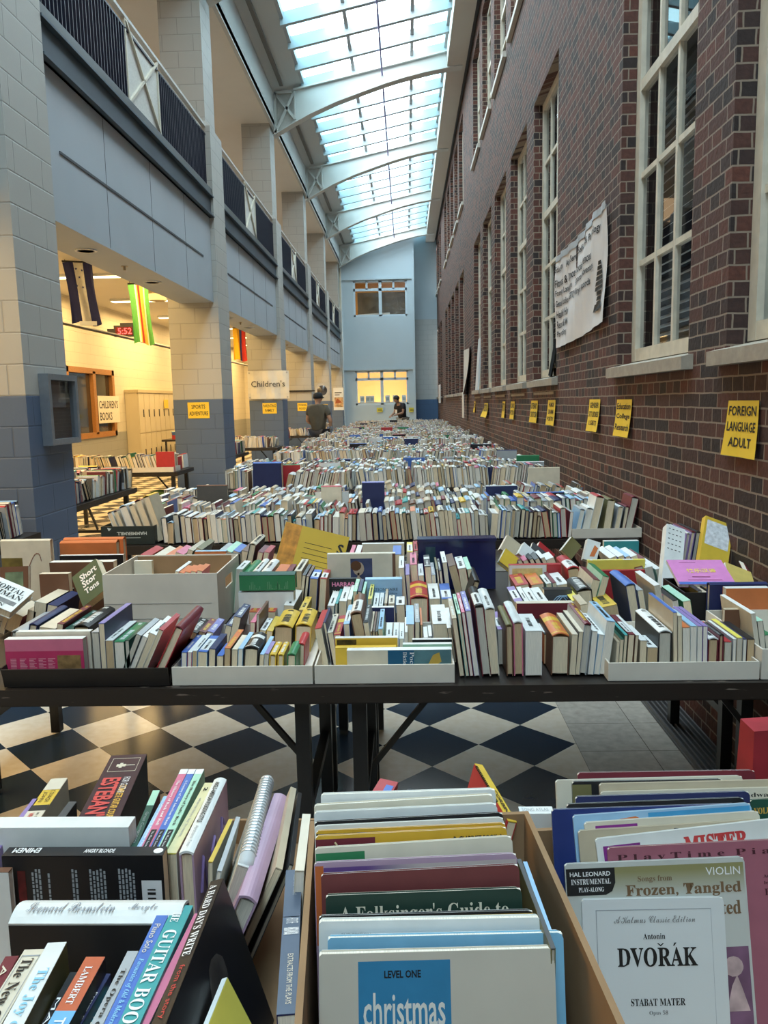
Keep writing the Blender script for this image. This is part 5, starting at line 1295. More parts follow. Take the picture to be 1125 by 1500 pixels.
# back row of the left box
def series(fl, fr, nl, key, pg, label, title, cap, z=.92):
    g = gbook(fl, fr, 1127, nl, 1254, z, 0, key, key, pg, '', label); spine_text(g, title, .30, .84, M_INK if key == 'Q' else M_WINK, (.3, .72), 'serif'); spine_patch(g, .93, 1.0, M_WINK, (0, 1)); spine_patch(g, .06, .26, M_INK, (.18, .82), 'name_panel'); spine_text(g, 'The Music Series', .08, .24, None, (.4, .62)); return g
series(265, 276, 200, 'P', 'c', 'pink music history, first of three matching spines', 'The History of Rock and Roll', 'a')
series(277, 287, 213, 'B', 'c', 'blue music history, middle of three matching spines', 'A Century of New American Music', 'b')
series(288, 299, 225, 'Q', 'c', 'mint green music history, last of three matching spines', 'The History of Indie Rock', 'c')
g = gbook(163, 213, 1107, 107, 1212, .92, 1, 'M', 'K', 'c', '', "big dark maroon guitar course box lettered ESTEBAN'S in red", .235); spine_patch(g, 0, 1, mat('spine_dark_plum', (.045, .016, .024), .4), name='printed_side', d=.0002); spine_text(g, "ESTEBAN'S", .02, .62, mat('ink_coral', (.60, .07, .06)), (.12, .62), 'sans', .03); spine_text(g, 'COMPLETE GUITAR COURSE', .02, .5, M_GOLDT, (.66, .84), 'sans', .02); spine_text(g, 'FOR GUITAR', .38, .62, M_WINK, (.66, .84))
q = MB(); t_, w_, l_ = g['_t'], g['_w'], g['_l']
for a, c, e, f in ((.12, .88, .72, .725), (.12, .88, .935, .94), (.12, .13, .72, .94), (.87, .88, .72, .94), (.3, .55, .80, .84), (.50, .80, .815, .825), (.38, .46, .78, .86)): q.quad((t_*a, l_*e, w_+.0005), (t_*c, l_*e, w_+.0005), (t_*c, l_*f, w_+.0005), (t_*a, l_*f, w_+.0005))
q.build('emblem', M_CREAMT, g)
g = gbook(224, 234, 1158, 186, 1246, .915, 2, 'D', 'K', 'c', '', 'dark green paperback with a mint patch, between the course box and pink spine'); spine_patch(g, .72, 1, cm('Q')); spine_text(g, 'Great Composers', .1, .6, M_SILV)
g = gbook(240, 249, 1166, 192, 1256, .915, 2, 'L', 'L', 'w', '', 'pale blue paperback just before the pink spine'); spine_text(g, 'Understanding Popular Music', .1, .85)
g = gbook(300, 313, 1147, 243, 1250, .915, 0, 'H', 'C', 'c', '', 'pale yellow paperback after the mint green spine'); spine_patch(g, 0, 1, mat('spine_pale_yellow', (.66, .60, .34), .5)); spine_text(g, 'what to listen for in music', .2, .75, M_SILV, (.35, .65)); spine_text(g, '2', .86, .92, M_INK, (.3, .7), 'sans', .03)
g = gbook(314, 332, 1142, 262, 1250, .922, 0, 'W', 'I', 'c', 'h', 'white hardback titled Anglo-American Folksong Style'); spine_text(g, 'ANGLO-AMERICAN FOLKSONG STYLE', .34, .92, M_INK, (.3, .66), 'sans', .03); spine_text(g, 'Abrahams  Foss', .05, .3, M_SILV, (.35, .6))
t_, w_, l_ = g['_t'], g['_w'], g['_l']; q = MB(); q.tube([(t_+.0006, l_*(.12+.08*a), w_*(.55+.25*math.sin(a*1.7))) for a in range(10)], .003, 5); q.build('cover_scroll', cm('V'), g)
g = gbook(335, 341, 1200, 305, 1262, .90, 3, 'Y', 'A', 'c', '', 'worn yellow paperback beside the white folksong hardback')
g = gbook(346, 352, 1196, 318, 1275, .90, 12, 'S', 'S', 'w', '', 'clear plastic wrapped grey book leaning right')
g = gbook(383, 401, 1138, 348, 1266, .93, 20, 'W', 'C', 'g', '', 'white comb bound book with a ringed spine leaning right')
t_, w_, l_ = g['_t'], g['_w'], g['_l']; q = MB(); q.tube([(t_*.5, .004, w_-.002), (t_*.5, l_-.004, w_-.002)], t_*.50, 14); q.build('comb_tube', M_WHITE, g, True)
q = MB()
for k in range(26):
    y = l_*(.10+.88*k/26); q.tube([(t_*.5+t_*.53*math.cos(a*math.pi/6), y, w_-.002+t_*.53*math.sin(a*math.pi/6)) for a in range(7)], .0012, 5)
q.build('comb_rings', M_FOLD, g)
g = gbook(402, 423, 1162, 350, 1312, .925, 25, 'I', 'I', 'g', 'h', 'thick faded mauve hardback leaning right behind the ringed book')
g = gbook(426, 434, 1152, 404, 1270, .935, 25, 'A', 'A', 'c', '', 'tan folder leaning right at the end of the back row')
g = gbook(437, 442, 1160, 424, 1265, .92, 24, 'K', 'E', 'g', '', 'slim black ring bound book beside the tan folder')
g = gbook(419, 442, 1275, 404, 1500, .93, 0, 'N', 'N', 'w', '', 'slate blue book on the American musical along the box edge', .25); spine_patch(g, 0, 1, mat('spine_slate', (.075, .105, .16), .45)); spine_text(g, 'A HISTORY OF THE', .56, .60, None, (.2, .9)); spine_text(g, 'AMERICAN MUSICAL', .48, .53, None, (.1, .95), 'sans', .03); spine_text(g, 'Susan and Friend', .78, .95, M_SILV, (.5, .75)); spine_text(g, 'EXTRACTS FROM THE PLAYS', .05, .35, M_CREAMT, (.4, .7)); spine_patch(g, .61, .615, M_WINK, (.05, .95))
g = gbook(443, 455, 1192, 432, 1275, .96, 4, 'C', 'C', 'w', '', 'cream booklet standing between the two brown boxes')
g = gbook(75, 98, 1141, 28, 1206, .92, 0, 'Y', 'C', 'c', '', 'yellow and black spined book at the back of the left box', .18); spine_patch(g, .40, .50, M_INK); spine_patch(g, 0, .40, cm('C')); spine_patch(g, .78, 1, cm('C')); spine_text(g, "WHAT'S THAT", .05, .36, M_REDT, (.2, .5), 'sans', .02); spine_text(g, 'JOHN', .55, .74, M_INK, (.15, .42)); spine_text(g, 'COVACH', .55, .76, M_INK, (.55, .82)); spine_text(g, 'in the Sound', .05, .36, M_INK, (.62, .82))
g = gbook(48, 56, 1170, 20, 1206, .92, 0, 'V', 'V', 'c', '', 'thin purple book before the yellow and black spine', .17)
g = gbook(101, 112, 1174, 72, 1212, .915, 2, 'E', 'E', 'c', '', 'low charcoal book between the yellow spine and the course box', .17)
# crosswise volumes in the left box
def cross(px0, px1, yt, Y, sp, cv, pg, t, label, hard=False):
    r, t, w, l = fbook(px0, px1, yt, Y, sp, cv, pg, t, label, zb=NB0, hard=hard); r.name = 'songbook'; r['group'] = 'music books on the nearest table'; return r, t, w+(min(.009, t*.18) if hard else 0), l
cross(-30, 188, 1213, 1.045, 'W', 'W', 'w', .03, 'thick white book lying crosswise behind the black rapper biography')
r, t, w_, l = cross(2, 238, 1254, 1.00, 'K', 'K', 'c', .022, 'black book with EMINEM ANGRY BLONDE on its spine and a barcode on its back')
q = MB(); put_text(q, 'EMINEM', (.004, l*.22, w_+.0006), (0, -1, 0), (1, 0, 0), w=l*.17, h=t*.55, style='sans', bold=.02); put_text(q, 'ANGRY BLONDE', (t*.75, l*.50, w_+.0006), (0, 1, 0), (-1, 0, 0), w=l*.19, h=t*.42, bold=.02); q.build('lettering', M_WINK, r)
q = MB(); q.poly([(t*.5+t*.3*math.cos(a*.524), l*.96+t*.3*math.sin(a*.524), w_+.0006) for a in range(12)]); q.build('publisher_mark', M_WINK, r)
face_patch(r, t, l*.86, l*.985, w_*.05, w_*.80, M_WINK, 'barcode_panel'); q = MB()
for j in range(9): q.quad((t+.0009, l*.895, w_*(.44+.035*j)), (t+.0009, l*.945, w_*(.44+.035*j)), (t+.0009, l*.945, w_*(.44+.035*j+.012+.008*(j % 2))), (t+.0009, l*.895, w_*(.44+.035*j+.012+.008*(j % 2))))
q.build('barcode', M_INK, r); q = MB(); rx = random.Random(3)
for a, n_ in ((.18, 3), (.28, 1), (.43, 2), (.54, 5), (.72, 5)):
    for k in range(n_):
        z = w_*rx.uniform(.86, .90)
        while z > w_*rx.uniform(.02, .25):
            d_ = rx.uniform(.003, .008); q.quad((t+.0008, l*(a+.022*k), z-d_), (t+.0008, l*(a+.022*k)+.0028, z-d_), (t+.0008, l*(a+.022*k)+.0028, z), (t+.0008, l*(a+.022*k), z)); z -= d_+.0015
q.build('back_print', M_SILV, r)
face_patch(r, t, l*.09, l*.14, w_*.1, w_*.88, mat('print_dark_red', (.10, .012, .012), .5, .8, 40), 'title_print')
r, t, w_, l = cross(12, 262, 1353, .865, 'W', 'K', 'w', .045, 'black hardback with a rounded silver white Leonard Bernstein spine', True)
q = MB(); put_text(q, 'Leonard Bernstein', (t*.78, l*.08, w_+.0004), (0, 1, 0), (-1, 0, 0), w=l*.52, h=t*.40, style='script'); put_text(q, 'Meryle', (t*.78, l*.68, w_+.0004), (0, 1, 0), (-1, 0, 0), w=l*.17, h=t*.34, style='script'); q.build('lettering', mat('ink_pewter', (.30, .33, .38)), r)
q = MB()
for a in (.36, .40, .45, .47, .52, .57): q.quad((t+.0008, l*a, w_*.15), (t+.0008, l*a+.002, w_*.15), (t+.0008, l*a+.002, w_*.55), (t+.0008, l*a, w_*.55))
q.build('back_print', M_SILV, r)
r, t, w_, l = cross(-30, 12, 1278, .98, 'U', 'W', 'w', .012, 'brown and white box corner at the edge of the frame by the rapper biography')

# songbooks standing cover outward, leaning back
STK = {}
def stack(TL, z0, BL, z1, n, psi):
    L_ = R(13); ps = R(psi); X0 = Vector((math.cos(ps), math.sin(ps), 0)); N0 = Vector((math.sin(ps), -math.cos(ps), 0)); nn = X0.cross(Vector((0, 0, 1))*math.cos(L_)-N0*math.sin(L_))
    A, C_ = at_z(*TL, z0), at_z(*BL, z1); STK.update(p=A, psi=psi, k=0, step=(C_-A).dot(nn)/(n-1))
def stand(TL, TR, z, lean, th, cover, label, edge='W', page='w', zb=NB0, z2=None):
    ps, L_ = R(STK['psi']), R(13)
    X0 = Vector((math.cos(ps), math.sin(ps), 0)); N0 = Vector((math.sin(ps), -math.cos(ps), 0)); n = X0.cross(Vector((0, 0, 1))*math.cos(L_)-N0*math.sin(L_))
    E0 = Vector((0, 0, EYE)); P0 = STK['p']+n*(STK['step']*STK['k']); STK['k'] += 1; th = min(th, STK['step']*.86)
    hit = lambda p: E0+ray(*p)*((P0-E0).dot(n)/ray(*p).dot(n))
    A, B_ = hit(TL), hit(TR); X = B_-A; wd = X.length; X.normalize(); Nn = n; Y_ = Nn.cross(X); z = A.z; H = (min(A.z, B_.z)-zb)/Y_.z
    if z < .80 or z > 1.2: print('STAND', label, A, B_)
    Mx = Matrix(((X.x, -Nn.x, Y_.x), (X.y, -Nn.y, Y_.y), (X.z, -Nn.z, Y_.z))); NB[0] += 1
    root = thing('songbook', label, 'songbook', A-Y_*H, Mx.to_euler(), 'songbooks standing cover outward'); c = .0006; rr_ = .006; b = MB()
    prof = [(0, 0), (wd, 0), (wd, H-rr_), (wd-rr_*.3, H-rr_*.3), (wd-rr_, H), (rr_*.5, H), (0, H-rr_*.5)]
    def plate(y0, y1, mi): 
        n = len(prof); i = len(b.v); b.v += [(p[0], y0, p[1]) for p in prof]+[(p[0], y1, p[1]) for p in prof]
        b.f.append(tuple(range(i, i+n))); b.m.append(mi); b.f.append(tuple(i+n+k for k in reversed(range(n)))); b.m.append(mi)
        for k in range(n): b.f.append((i+k, i+n+k, i+n+(k+1) % n, i+(k+1) % n)); b.m.append(1)
    plate(0, c, 0); plate(th-c, th, 0); b.box(0, c, c, th-c, 0, H-rr_*.5, 0)
    b.build('cover', [cm(cover) if isinstance(cover, str) else cover, cm(edge)], root)
    bx(c, wd-.001, c, th-c, .001, H-.0015).build('page_block', PAGE[page], root); return root, wd, H
def cpatch(root, x0, x1, z0, z1, m, name='panel', d=.0002):
    q = MB(); q.quad((x0, -d, z0), (x1, -d, z0), (x1, -d, z1), (x0, -d, z1)); q.build(name, m, root)
def ctext(root, items, m=None, name='lettering', d=.00045):
    q = MB()
    for s, x, z, w, h, style, bold in items: put_text(q, s, (x, -d, z), (1, 0, 0), (0, 0, 1), w=w, h=h, style=style, bold=bold, lift=0)
    q.build(name, m or M_INK, root)
M_ORNG = mat('cover_amber', (.62, .36, .03), .45); M_LB = mat('cover_sky', (.22, .48, .68), .45)
LN = 13
stack((470, 1164), 1.035, (467, 1398), .985, 16, 3)
stand((470, 1164), (726, 1156), 1.04, LN, .010, 'W', 'white songbook, rearmost in the middle box', 'W')
stand((460, 1180), (722, 1164), 1.036, LN, .010, 'C', 'ivory songbook second from the back in the middle box', 'W')
stand((460, 1190), (728, 1177), 1.034, LN, .007, 'W', 'white songbook with a dark lower edge third from the back of the middle box', 'W')
stand((461, 1204), (737, 1190), 1.032, LN, .005, 'K', 'thin white edged black songbook, fourth from the back of the middle box', 'W')
stand((461, 1210), (738, 1197), 1.031, LN, .004, 'W', 'thin white songbook, fifth from the back of the middle box', 'W')
r, wd, H = stand((463, 1217), (741, 1205), 1.03, LN, .004, M_ORNG, 'amber covered songbook with a black block behind the clarinet book'); cpatch(r, 0, wd*.36, H-.09, H-.004, M_INK)
r, wd, H = stand((462, 1225), (742, 1211), 1.028, LN, .005, M_ORNG, 'maroon and gold clarinet method book in the middle box'); cpatch(r, 0, wd*.31, H-.09, H-.004, cm('M')); ctext(r, [('B  CLARINET BOOK  1', wd*.72, H-.0135, wd*.25, .0055, 'sans', .04)])
q = MB(); q.tube([(wd*(.10+.012*math.sin(a)), -.0005, H-.008-.003*a) for a in range(8)], .0012, 5); q.poly([(wd*.22+.011*math.cos(a*.5), -.0005, H-.022+.011*math.sin(a*.5)) for a in range(13)]); q.build('emblem', mat('emblem_gold', (.65, .55, .30)), r)
r, wd, H = stand((461, 1243), (750, 1225), 1.024, LN, .006, 'C', 'cream songbook with a green block, in front of the clarinet book'); cpatch(r, .001, wd*.25, H-.06, H-.006, cm('G')); ctext(r, [('LEARN TO PLAY GUITAR', wd*.28, H-.030, wd*.60, .012, 'serif', 0)])
r, wd, H = stand((460, 1264), (757, 1250), 1.02, LN, .005, 'I', 'purple fading to cream songbook with an orange strip in the middle box')
cpatch(r, .001, wd*.045, H-.09, H-.004, mat('strip_orange', (.50, .12, .03), .5))
gm = bpy.data.materials.new('cover_purple_fade'); gm.use_nodes = True; n_ = gm.node_tree.nodes; L_ = gm.node_tree.links; tc_ = n_.new('ShaderNodeTexCoord'); sx_ = n_.new('ShaderNodeSeparateXYZ'); rp_ = n_.new('ShaderNodeValToRGB')
rp_.color_ramp.elements[0].color = (.13, .06, .22, 1); rp_.color_ramp.elements[1].color = (.50, .42, .40, 1); rp_.color_ramp.elements[0].position = .06; rp_.color_ramp.elements[1].position = .12
L_.new(tc_.outputs['Object'], sx_.inputs[0]); L_.new(sx_.outputs['X'], rp_.inputs['Fac']); L_.new(rp_.outputs['Color'], n_['Principled BSDF'].inputs['Base Color'])
cpatch(r, wd*.046, wd*.995, H-.09, H-.006, gm)
stand((470, 1281), (760, 1266), 1.014, LN, .005, mat('cover_oxblood', (.15, .035, .035), .5), 'plain oxblood songbook in the middle box')
r, wd, H = stand((477, 1312), (764, 1301), 1.005, LN, .006, mat('cover_forest', (.014, .040, .028), .5), "dark green wire bound Folksinger's Guide in the middle box", 'C'); ctext(r, [("A Folksinger's Guide to", wd*.07, H-.034, wd*.86, .022, 'serif', 0)], M_CREAMT)
q = MB()
for k in range(24): q.tube([(wd*(.55+.42*k/24), -.004-.004*math.sin(a), H-.030+.006*math.cos(a)) for a in (0, .8, 1.6, 2.4, 3.14)], .0009, 5)
q.build('wire_binding', M_FOLD, r)
r, wd, H = stand((467, 1342), (781, 1333), .998, LN, .004, 'K', 'thin black and yellow edged songbook in the middle box', 'W'); cpatch(r, wd*.34, wd, H-.05, H-.003, M_ORNG)
r, wd, H = stand((467, 1350), (795, 1344), .995, LN, .010, 'W', 'white songbook marked 2nd edition in the middle box', 'W'); ctext(r, [('2ND EDITION', wd*.10, H-.016, wd*.13, .004, 'sans', 0), ('PIANO  VOCAL  GUITAR', wd*.68, H-.016, wd*.24, .0035, 'sans', 0)], mat('ink_pale_grey', (.38, .40, .41)))
r, wd, H = stand((480, 1374), (825, 1366), .985, LN, .008, M_LB, 'pale blue songbook with a white edge behind the christmas music book', 'W')
stand((468, 1394), (800, 1388), .982, LN, .004, 'K', 'thin dark edged songbook touching the christmas music book', 'W')
r, wd, H = stand((467, 1398), (812, 1389), .98, LN, .009, mat('cover_ivory', (.56, .51, .43), .5, .04, 12), 'ivory and blue christmas music book, level one, at the front of the middle box', 'C')
cpatch(r, wd*.165, wd*.555, 0, H-.008, mat('cover_azure', (.035, .215, .40), .45)); ctext(r, [('LEVEL ONE', wd*.275, H-.0245, wd*.155, .0075, 'sans', .03)])
ctext(r, [('christmas', wd*.185, H-.071, wd*.345, .033, 'sans', .012), ('music', wd*.27, H-.103, wd*.19, .026, 'sans', .012)], mat('ink_ivory', (.74, .72, .66)))
g = gbook(757, 763, 1258, 792, 1350, .985, 0, 'E', 'X', 'g', '', 'charcoal magazine standing along the side of the middle box', .16); g = gbook(766, 772, 1262, 790, 1330, .955, 0, 'L', 'E', 'w', '', 'pale blue magazine standing along the side of the middle box', .14)
g = gbook(695, 707, 1118, 744, 1202, .975, 16, 'Y', 'R', 'c', '', 'yellow spined book with a red cover tilted behind the middle box'); spine_text(g, 'CORBIN', .12, .50, M_INK, (.3, .7), 'sans', .02)
q = MB(); t_, w_, l_ = g['_t'], g['_w'], g['_l']
for k in range(22): q.box(-.001, .002, l_*(.3+.03*k), l_*(.3+.03*k)+.002, w_-.002, w_+.001)
q.build('wire_binding', M_STEEL, g)
g = gbook(557, 584, 1140, 541, 1166, .965, 6, 'R', 'R', 'c', '', 'red and blue topped book just behind the rearmost white songbook', .15); spine_patch(g, .2, .9, cm('B'), (.5, .9))
r, t, w_, l = cross(762, 812, 1192, 1.07, 'W', 'W', 'w', .02, 'white book with SONG ATLAS on its spine behind the boxes'); q = MB(); put_text(q, 'SONG ATLAS', (t*.72, l*.08, w_+.0006), (0, 1, 0), (-1, 0, 0), w=l*.78, h=t*.4); q.build('lettering', M_SILV, r)
# right box
stack((846, 1132), 1.04, (852, 1318), .925, 16, 2)
stand((846, 1132), (1106, 1128), 1.04, LN, .006, 'M', 'white edged maroon songbook, rearmost in the wall side box', 'W'); stand((814, 1143), (1088, 1136), 1.036, LN, .008, 'C', 'cream songbook second from the back in the wall side box', 'W')
r, wd, H = stand((838, 1145), (1060, 1141), 1.033, LN, .005, 'K', 'songbook with green and black picture cover in the wall side box', 'W'); cpatch(r, 0, .025, H-.1, H-.004, cm('X'))
stand((878, 1148), (1180, 1141), 1.032, LN, .007, 'A', 'tan songbook fourth from the back in the wall side box', 'C')
r, wd, H = stand((880, 1160), (1180, 1152), 1.028, LN, .006, 'C', 'tan songbook with a row of red and black titles', 'C'); ctext(r, [('WEST SIDE STORY', wd*.05, H-.013, wd*.32, .007, 'serif', .01)], M_REDT); ctext(r, [('Songs of Broadway', wd*.42, H-.013, wd*.42, .007, 'serif', 0)])
r, wd, H = stand((1098, 1172), (1190, 1166), 1.02, LN, .006, 'D', 'dark green volume at the wall end of the sheet music box', 'C'); ctext(r, [('VOLUME 1', wd*.05, H-.018, wd*.5, .008, 'serif', 0)], M_GOLDT)
stand((843, 1167), (1098, 1159), 1.025, LN, .005, 'N', 'white edged navy songbook in the wall side box', 'W'); stand((830, 1178), (1090, 1168), 1.02, LN, .007, 'K', 'thick white edged songbook with a dark spine in the wall side box', 'W')
r, wd, H = stand((808, 1186), (1080, 1177), 1.015, LN, .006, mat('cover_royal', (.018, .035, .16), .4), 'big royal blue songbook showing at the box corner', 'W'); ctext(r, [('V', wd*.24, H-.105, .018, .02, 'sans', 0)], M_SILV)
r, wd, H = stand((839, 1195), (1100, 1176), 1.01, LN, .006, 'L', 'pale blue songbook with an orange brown figure on its cover', 'W'); cpatch(r, wd*.42, wd*.99, H-.05, H-.003, mat('cover_ocean', (.06, .30, .55), .4)); q = MB(); q.poly([(wd*.22, -.0003, H-.03), (wd*.42, -.0003, H-.03), (wd*.40, -.0003, H-.012), (wd*.35, -.0003, H-.006), (wd*.26, -.0003, H-.008)]); q.build('figure', cm('O'), r)
r, wd, H = stand((856, 1205), (1112, 1188), 1.0, LN, .006, 'C', 'cream songbook with a magenta block in the wall side box', 'W'); cpatch(r, wd*.06, wd*.30, H-.018, H-.005, mat('block_magenta', (.25, .03, .24), .5))
r, wd, H = stand((847, 1217), (1115, 1200), .992, LN, .006, 'A', 'tan songbook with a handwritten name across the top', 'C'); ctext(r, [('Ruth James', wd*.52, H-.014, wd*.32, .010, 'sans', .02)])
r, wd, H = stand((872, 1229), (1190, 1193), .985, LN, .007, 'W', 'white songbook with MISTER in red letters', 'W'); ctext(r, [('MISTER', wd*.40, H-.030, wd*.29, .021, 'serif', .03)], M_REDT); cpatch(r, wd*.03, wd*.20, H-.06, H-.010, mat('block_purple', (.22, .03, .22), .5, .5, 14))
r, wd, H = stand((890, 1242), (1200, 1226), .975, LN, .006, mat('cover_rosewood', (.33, .11, .15), .5), 'rosewood pink PlayTime Piano book', 'C'); ctext(r, [('P l a y T i m e  P i a n o', wd*.04, H-.0185, wd*.86, .0095, 'serif', 0), ('Arranged', wd*.72, H-.046, wd*.10, .005, 'serif', 0), ('by', wd*.72, H-.054, wd*.03, .005, 'serif', 0), ('Faber', wd*.72, H-.066, wd*.12, .008, 'serif', 0), ('& Faber', wd*.73, H-.078, wd*.12, .007, 'serif', 0)], mat('ink_dark_wine', (.06, .012, .02)))
r, wd, H = stand((827, 1266), (1090, 1255), .955, LN, .006, mat('cover_mist', (.52, .53, .50), .5), 'violin play-along songbook with a black publisher tab', 'W')
gm = bpy.data.materials.new('cover_olive_fade'); gm.use_nodes = True; n_ = gm.node_tree.nodes; L_ = gm.node_tree.links; tc_ = n_.new('ShaderNodeTexCoord'); sx_ = n_.new('ShaderNodeSeparateXYZ'); mr_ = n_.new('ShaderNodeMapRange'); rp_ = n_.new('ShaderNodeValToRGB')
mr_.inputs['From Min'].default_value = H-.045; mr_.inputs['From Max'].default_value = H-.012; rp_.color_ramp.elements[0].color = (.52, .53, .50, 1); rp_.color_ramp.elements[1].color = (.27, .25, .11, 1)
L_.new(tc_.outputs['Object'], sx_.inputs[0]); L_.new(sx_.outputs['Z'], mr_.inputs['Value']); L_.new(mr_.outputs[0], rp_.inputs['Fac']); L_.new(rp_.outputs['Color'], n_['Principled BSDF'].inputs['Base Color']); n_['Principled BSDF'].inputs['Roughness'].default_value = .5
cpatch(r, .001, wd-.002, H-.13, H-.006, gm, 'cover_print', .0001)
q = MB(); q.poly([(.001, -.0004, H-.006), (.001, -.0004, H-.038), (wd*.22, -.0004, H-.038), (wd*.255, -.0004, H-.034), (wd*.275, -.0004, H-.024), (wd*.275, -.0004, H-.006)]); q.build('publisher_tab', M_INK, r)
ctext(r, [('HAL LEONARD', wd*.025, H-.0155, wd*.225, .0055, 'sans', .02), ('INSTRUMENTAL', wd*.03, H-.025, wd*.22, .0065, 'serif', 0), ('PLAY-ALONG', wd*.07, H-.034, wd*.14, .0055, 'serif', 0), ('VIOLIN', wd*.78, H-.020, wd*.19, .0095, 'sans', 0)], M_WINK)
ctext(r, [('Songs from', wd*.40, H-.026, wd*.19, .0085, 'serif', 0), ('Frozen, Tangled', wd*.33, H-.0445, wd*.64, .0165, 'serif', .01), ('& Enchanted', wd*.50, H-.067, wd*.46, .0165, 'serif', .01)], mat('ink_bronze', (.17, .10, .05)))
ctext(r, [('AUDIO ACCESS', wd*.11, H-.051, wd*.14, .004, 'sans', 0), ('INCLUDED', wd*.13, H-.058, wd*.10, .004, 'sans', 0)], M_SILV)
cpatch(r, wd*.80, wd*.985, H-.24, H-.105, mat('stage_plum', (.14, .07, .12), .5, .6, 16), 'stage_picture', .0003); q = MB(); q.poly([(wd*.84, -.0005, H-.18), (wd*.97, -.0005, H-.18), (wd*.93, -.0005, H-.15), (wd*.91, -.0005, H-.138), (wd*.88, -.0005, H-.15)]); q.poly([(wd*.895+.012*math.cos(a*.5), -.0005, H-.128+.012*math.sin(a*.5)) for a in range(13)]); q.build('dancer', mat('dancer_pale', (.50, .36, .36), .6, .4, 30), r)
r, wd, H = stand((852, 1318), (1060, 1314), .93, LN+3, .008, mat('cover_paper_white', (.66, .68, .68), .5, .02, 8), 'white Stabat Mater score at the front of the wall side box', 'W')
q = MB(); m0, m1, zt = wd*.095, wd*.905, H-.0125; q.quad((m0, -.0003, zt-.0009), (m1, -.0003, zt-.0009), (m1, -.0003, zt), (m0, -.0003, zt)); q.quad((m0, -.0003, .01), (m0+.0009, -.0003, .01), (m0+.0009, -.0003, zt), (m0, -.0003, zt)); q.quad((m1-.0004, -.0003, .01), (m1, -.0003, .01), (m1, -.0003, zt), (m1-.0004, -.0003, zt)); q.build('border', M_SILV, r)
ctext(r, [('A Kalmus Classic Edition', wd*.22, H-.0285, wd*.57, .0085, 'script', 0), ('Opus 58', wd*.44, H-.136, wd*.13, .006, 'serif', 0)], mat('ink_grey', (.20, .20, .20)))
ctext(r, [('Antonin', wd*.42, H-.0475, wd*.155, .0068, 'serif', 0), ('DVORAK', wd*.235, H-.0795, wd*.56, .0225, 'serif', .008), ('STABAT MATER', wd*.315, H-.1245, wd*.38, .0085, 'serif', .004)])
q = MB(); xh = wd*.54
q.poly([(xh-.004, -.00045, H-.0525), (xh, -.00045, H-.0560), (xh+.004, -.00045, H-.0525), (xh+.0028, -.00045, H-.0521), (xh, -.00045, H-.0542), (xh-.0028, -.00045, H-.0521)])
q.poly([(xh+.0150, -.00045, H-.0555), (xh+.0165, -.00045, H-.0555), (xh+.0195, -.00045, H-.0518), (xh+.0170, -.00045, H-.0518)]); q.build('accent_marks', M_INK, r)
t = thing('red_bag', 'red cloth bag standing at the wall end of the nearest table', 'bag', (at_y(1096, 1100, 1.16).x, 1.16, TZ+.001))
b = MB(); b.hexa([(.01, 0, 0), (.17, 0, 0), (.17, .08, 0), (.01, .08, 0), (.012, .01, .285), (.16, .01, .295), (.16, .06, .295), (.012, .06, .285)]); b.build('body', mat('bag_red', (.30, .02, .03), .8, .25, 14), t)
q = MB(); q.tube([(.05, .03, .28), (.06, .03, .32), (.11, .03, .33), (.13, .03, .29)], .006, 6); q.build('handle', MATS['bag_red'], t)

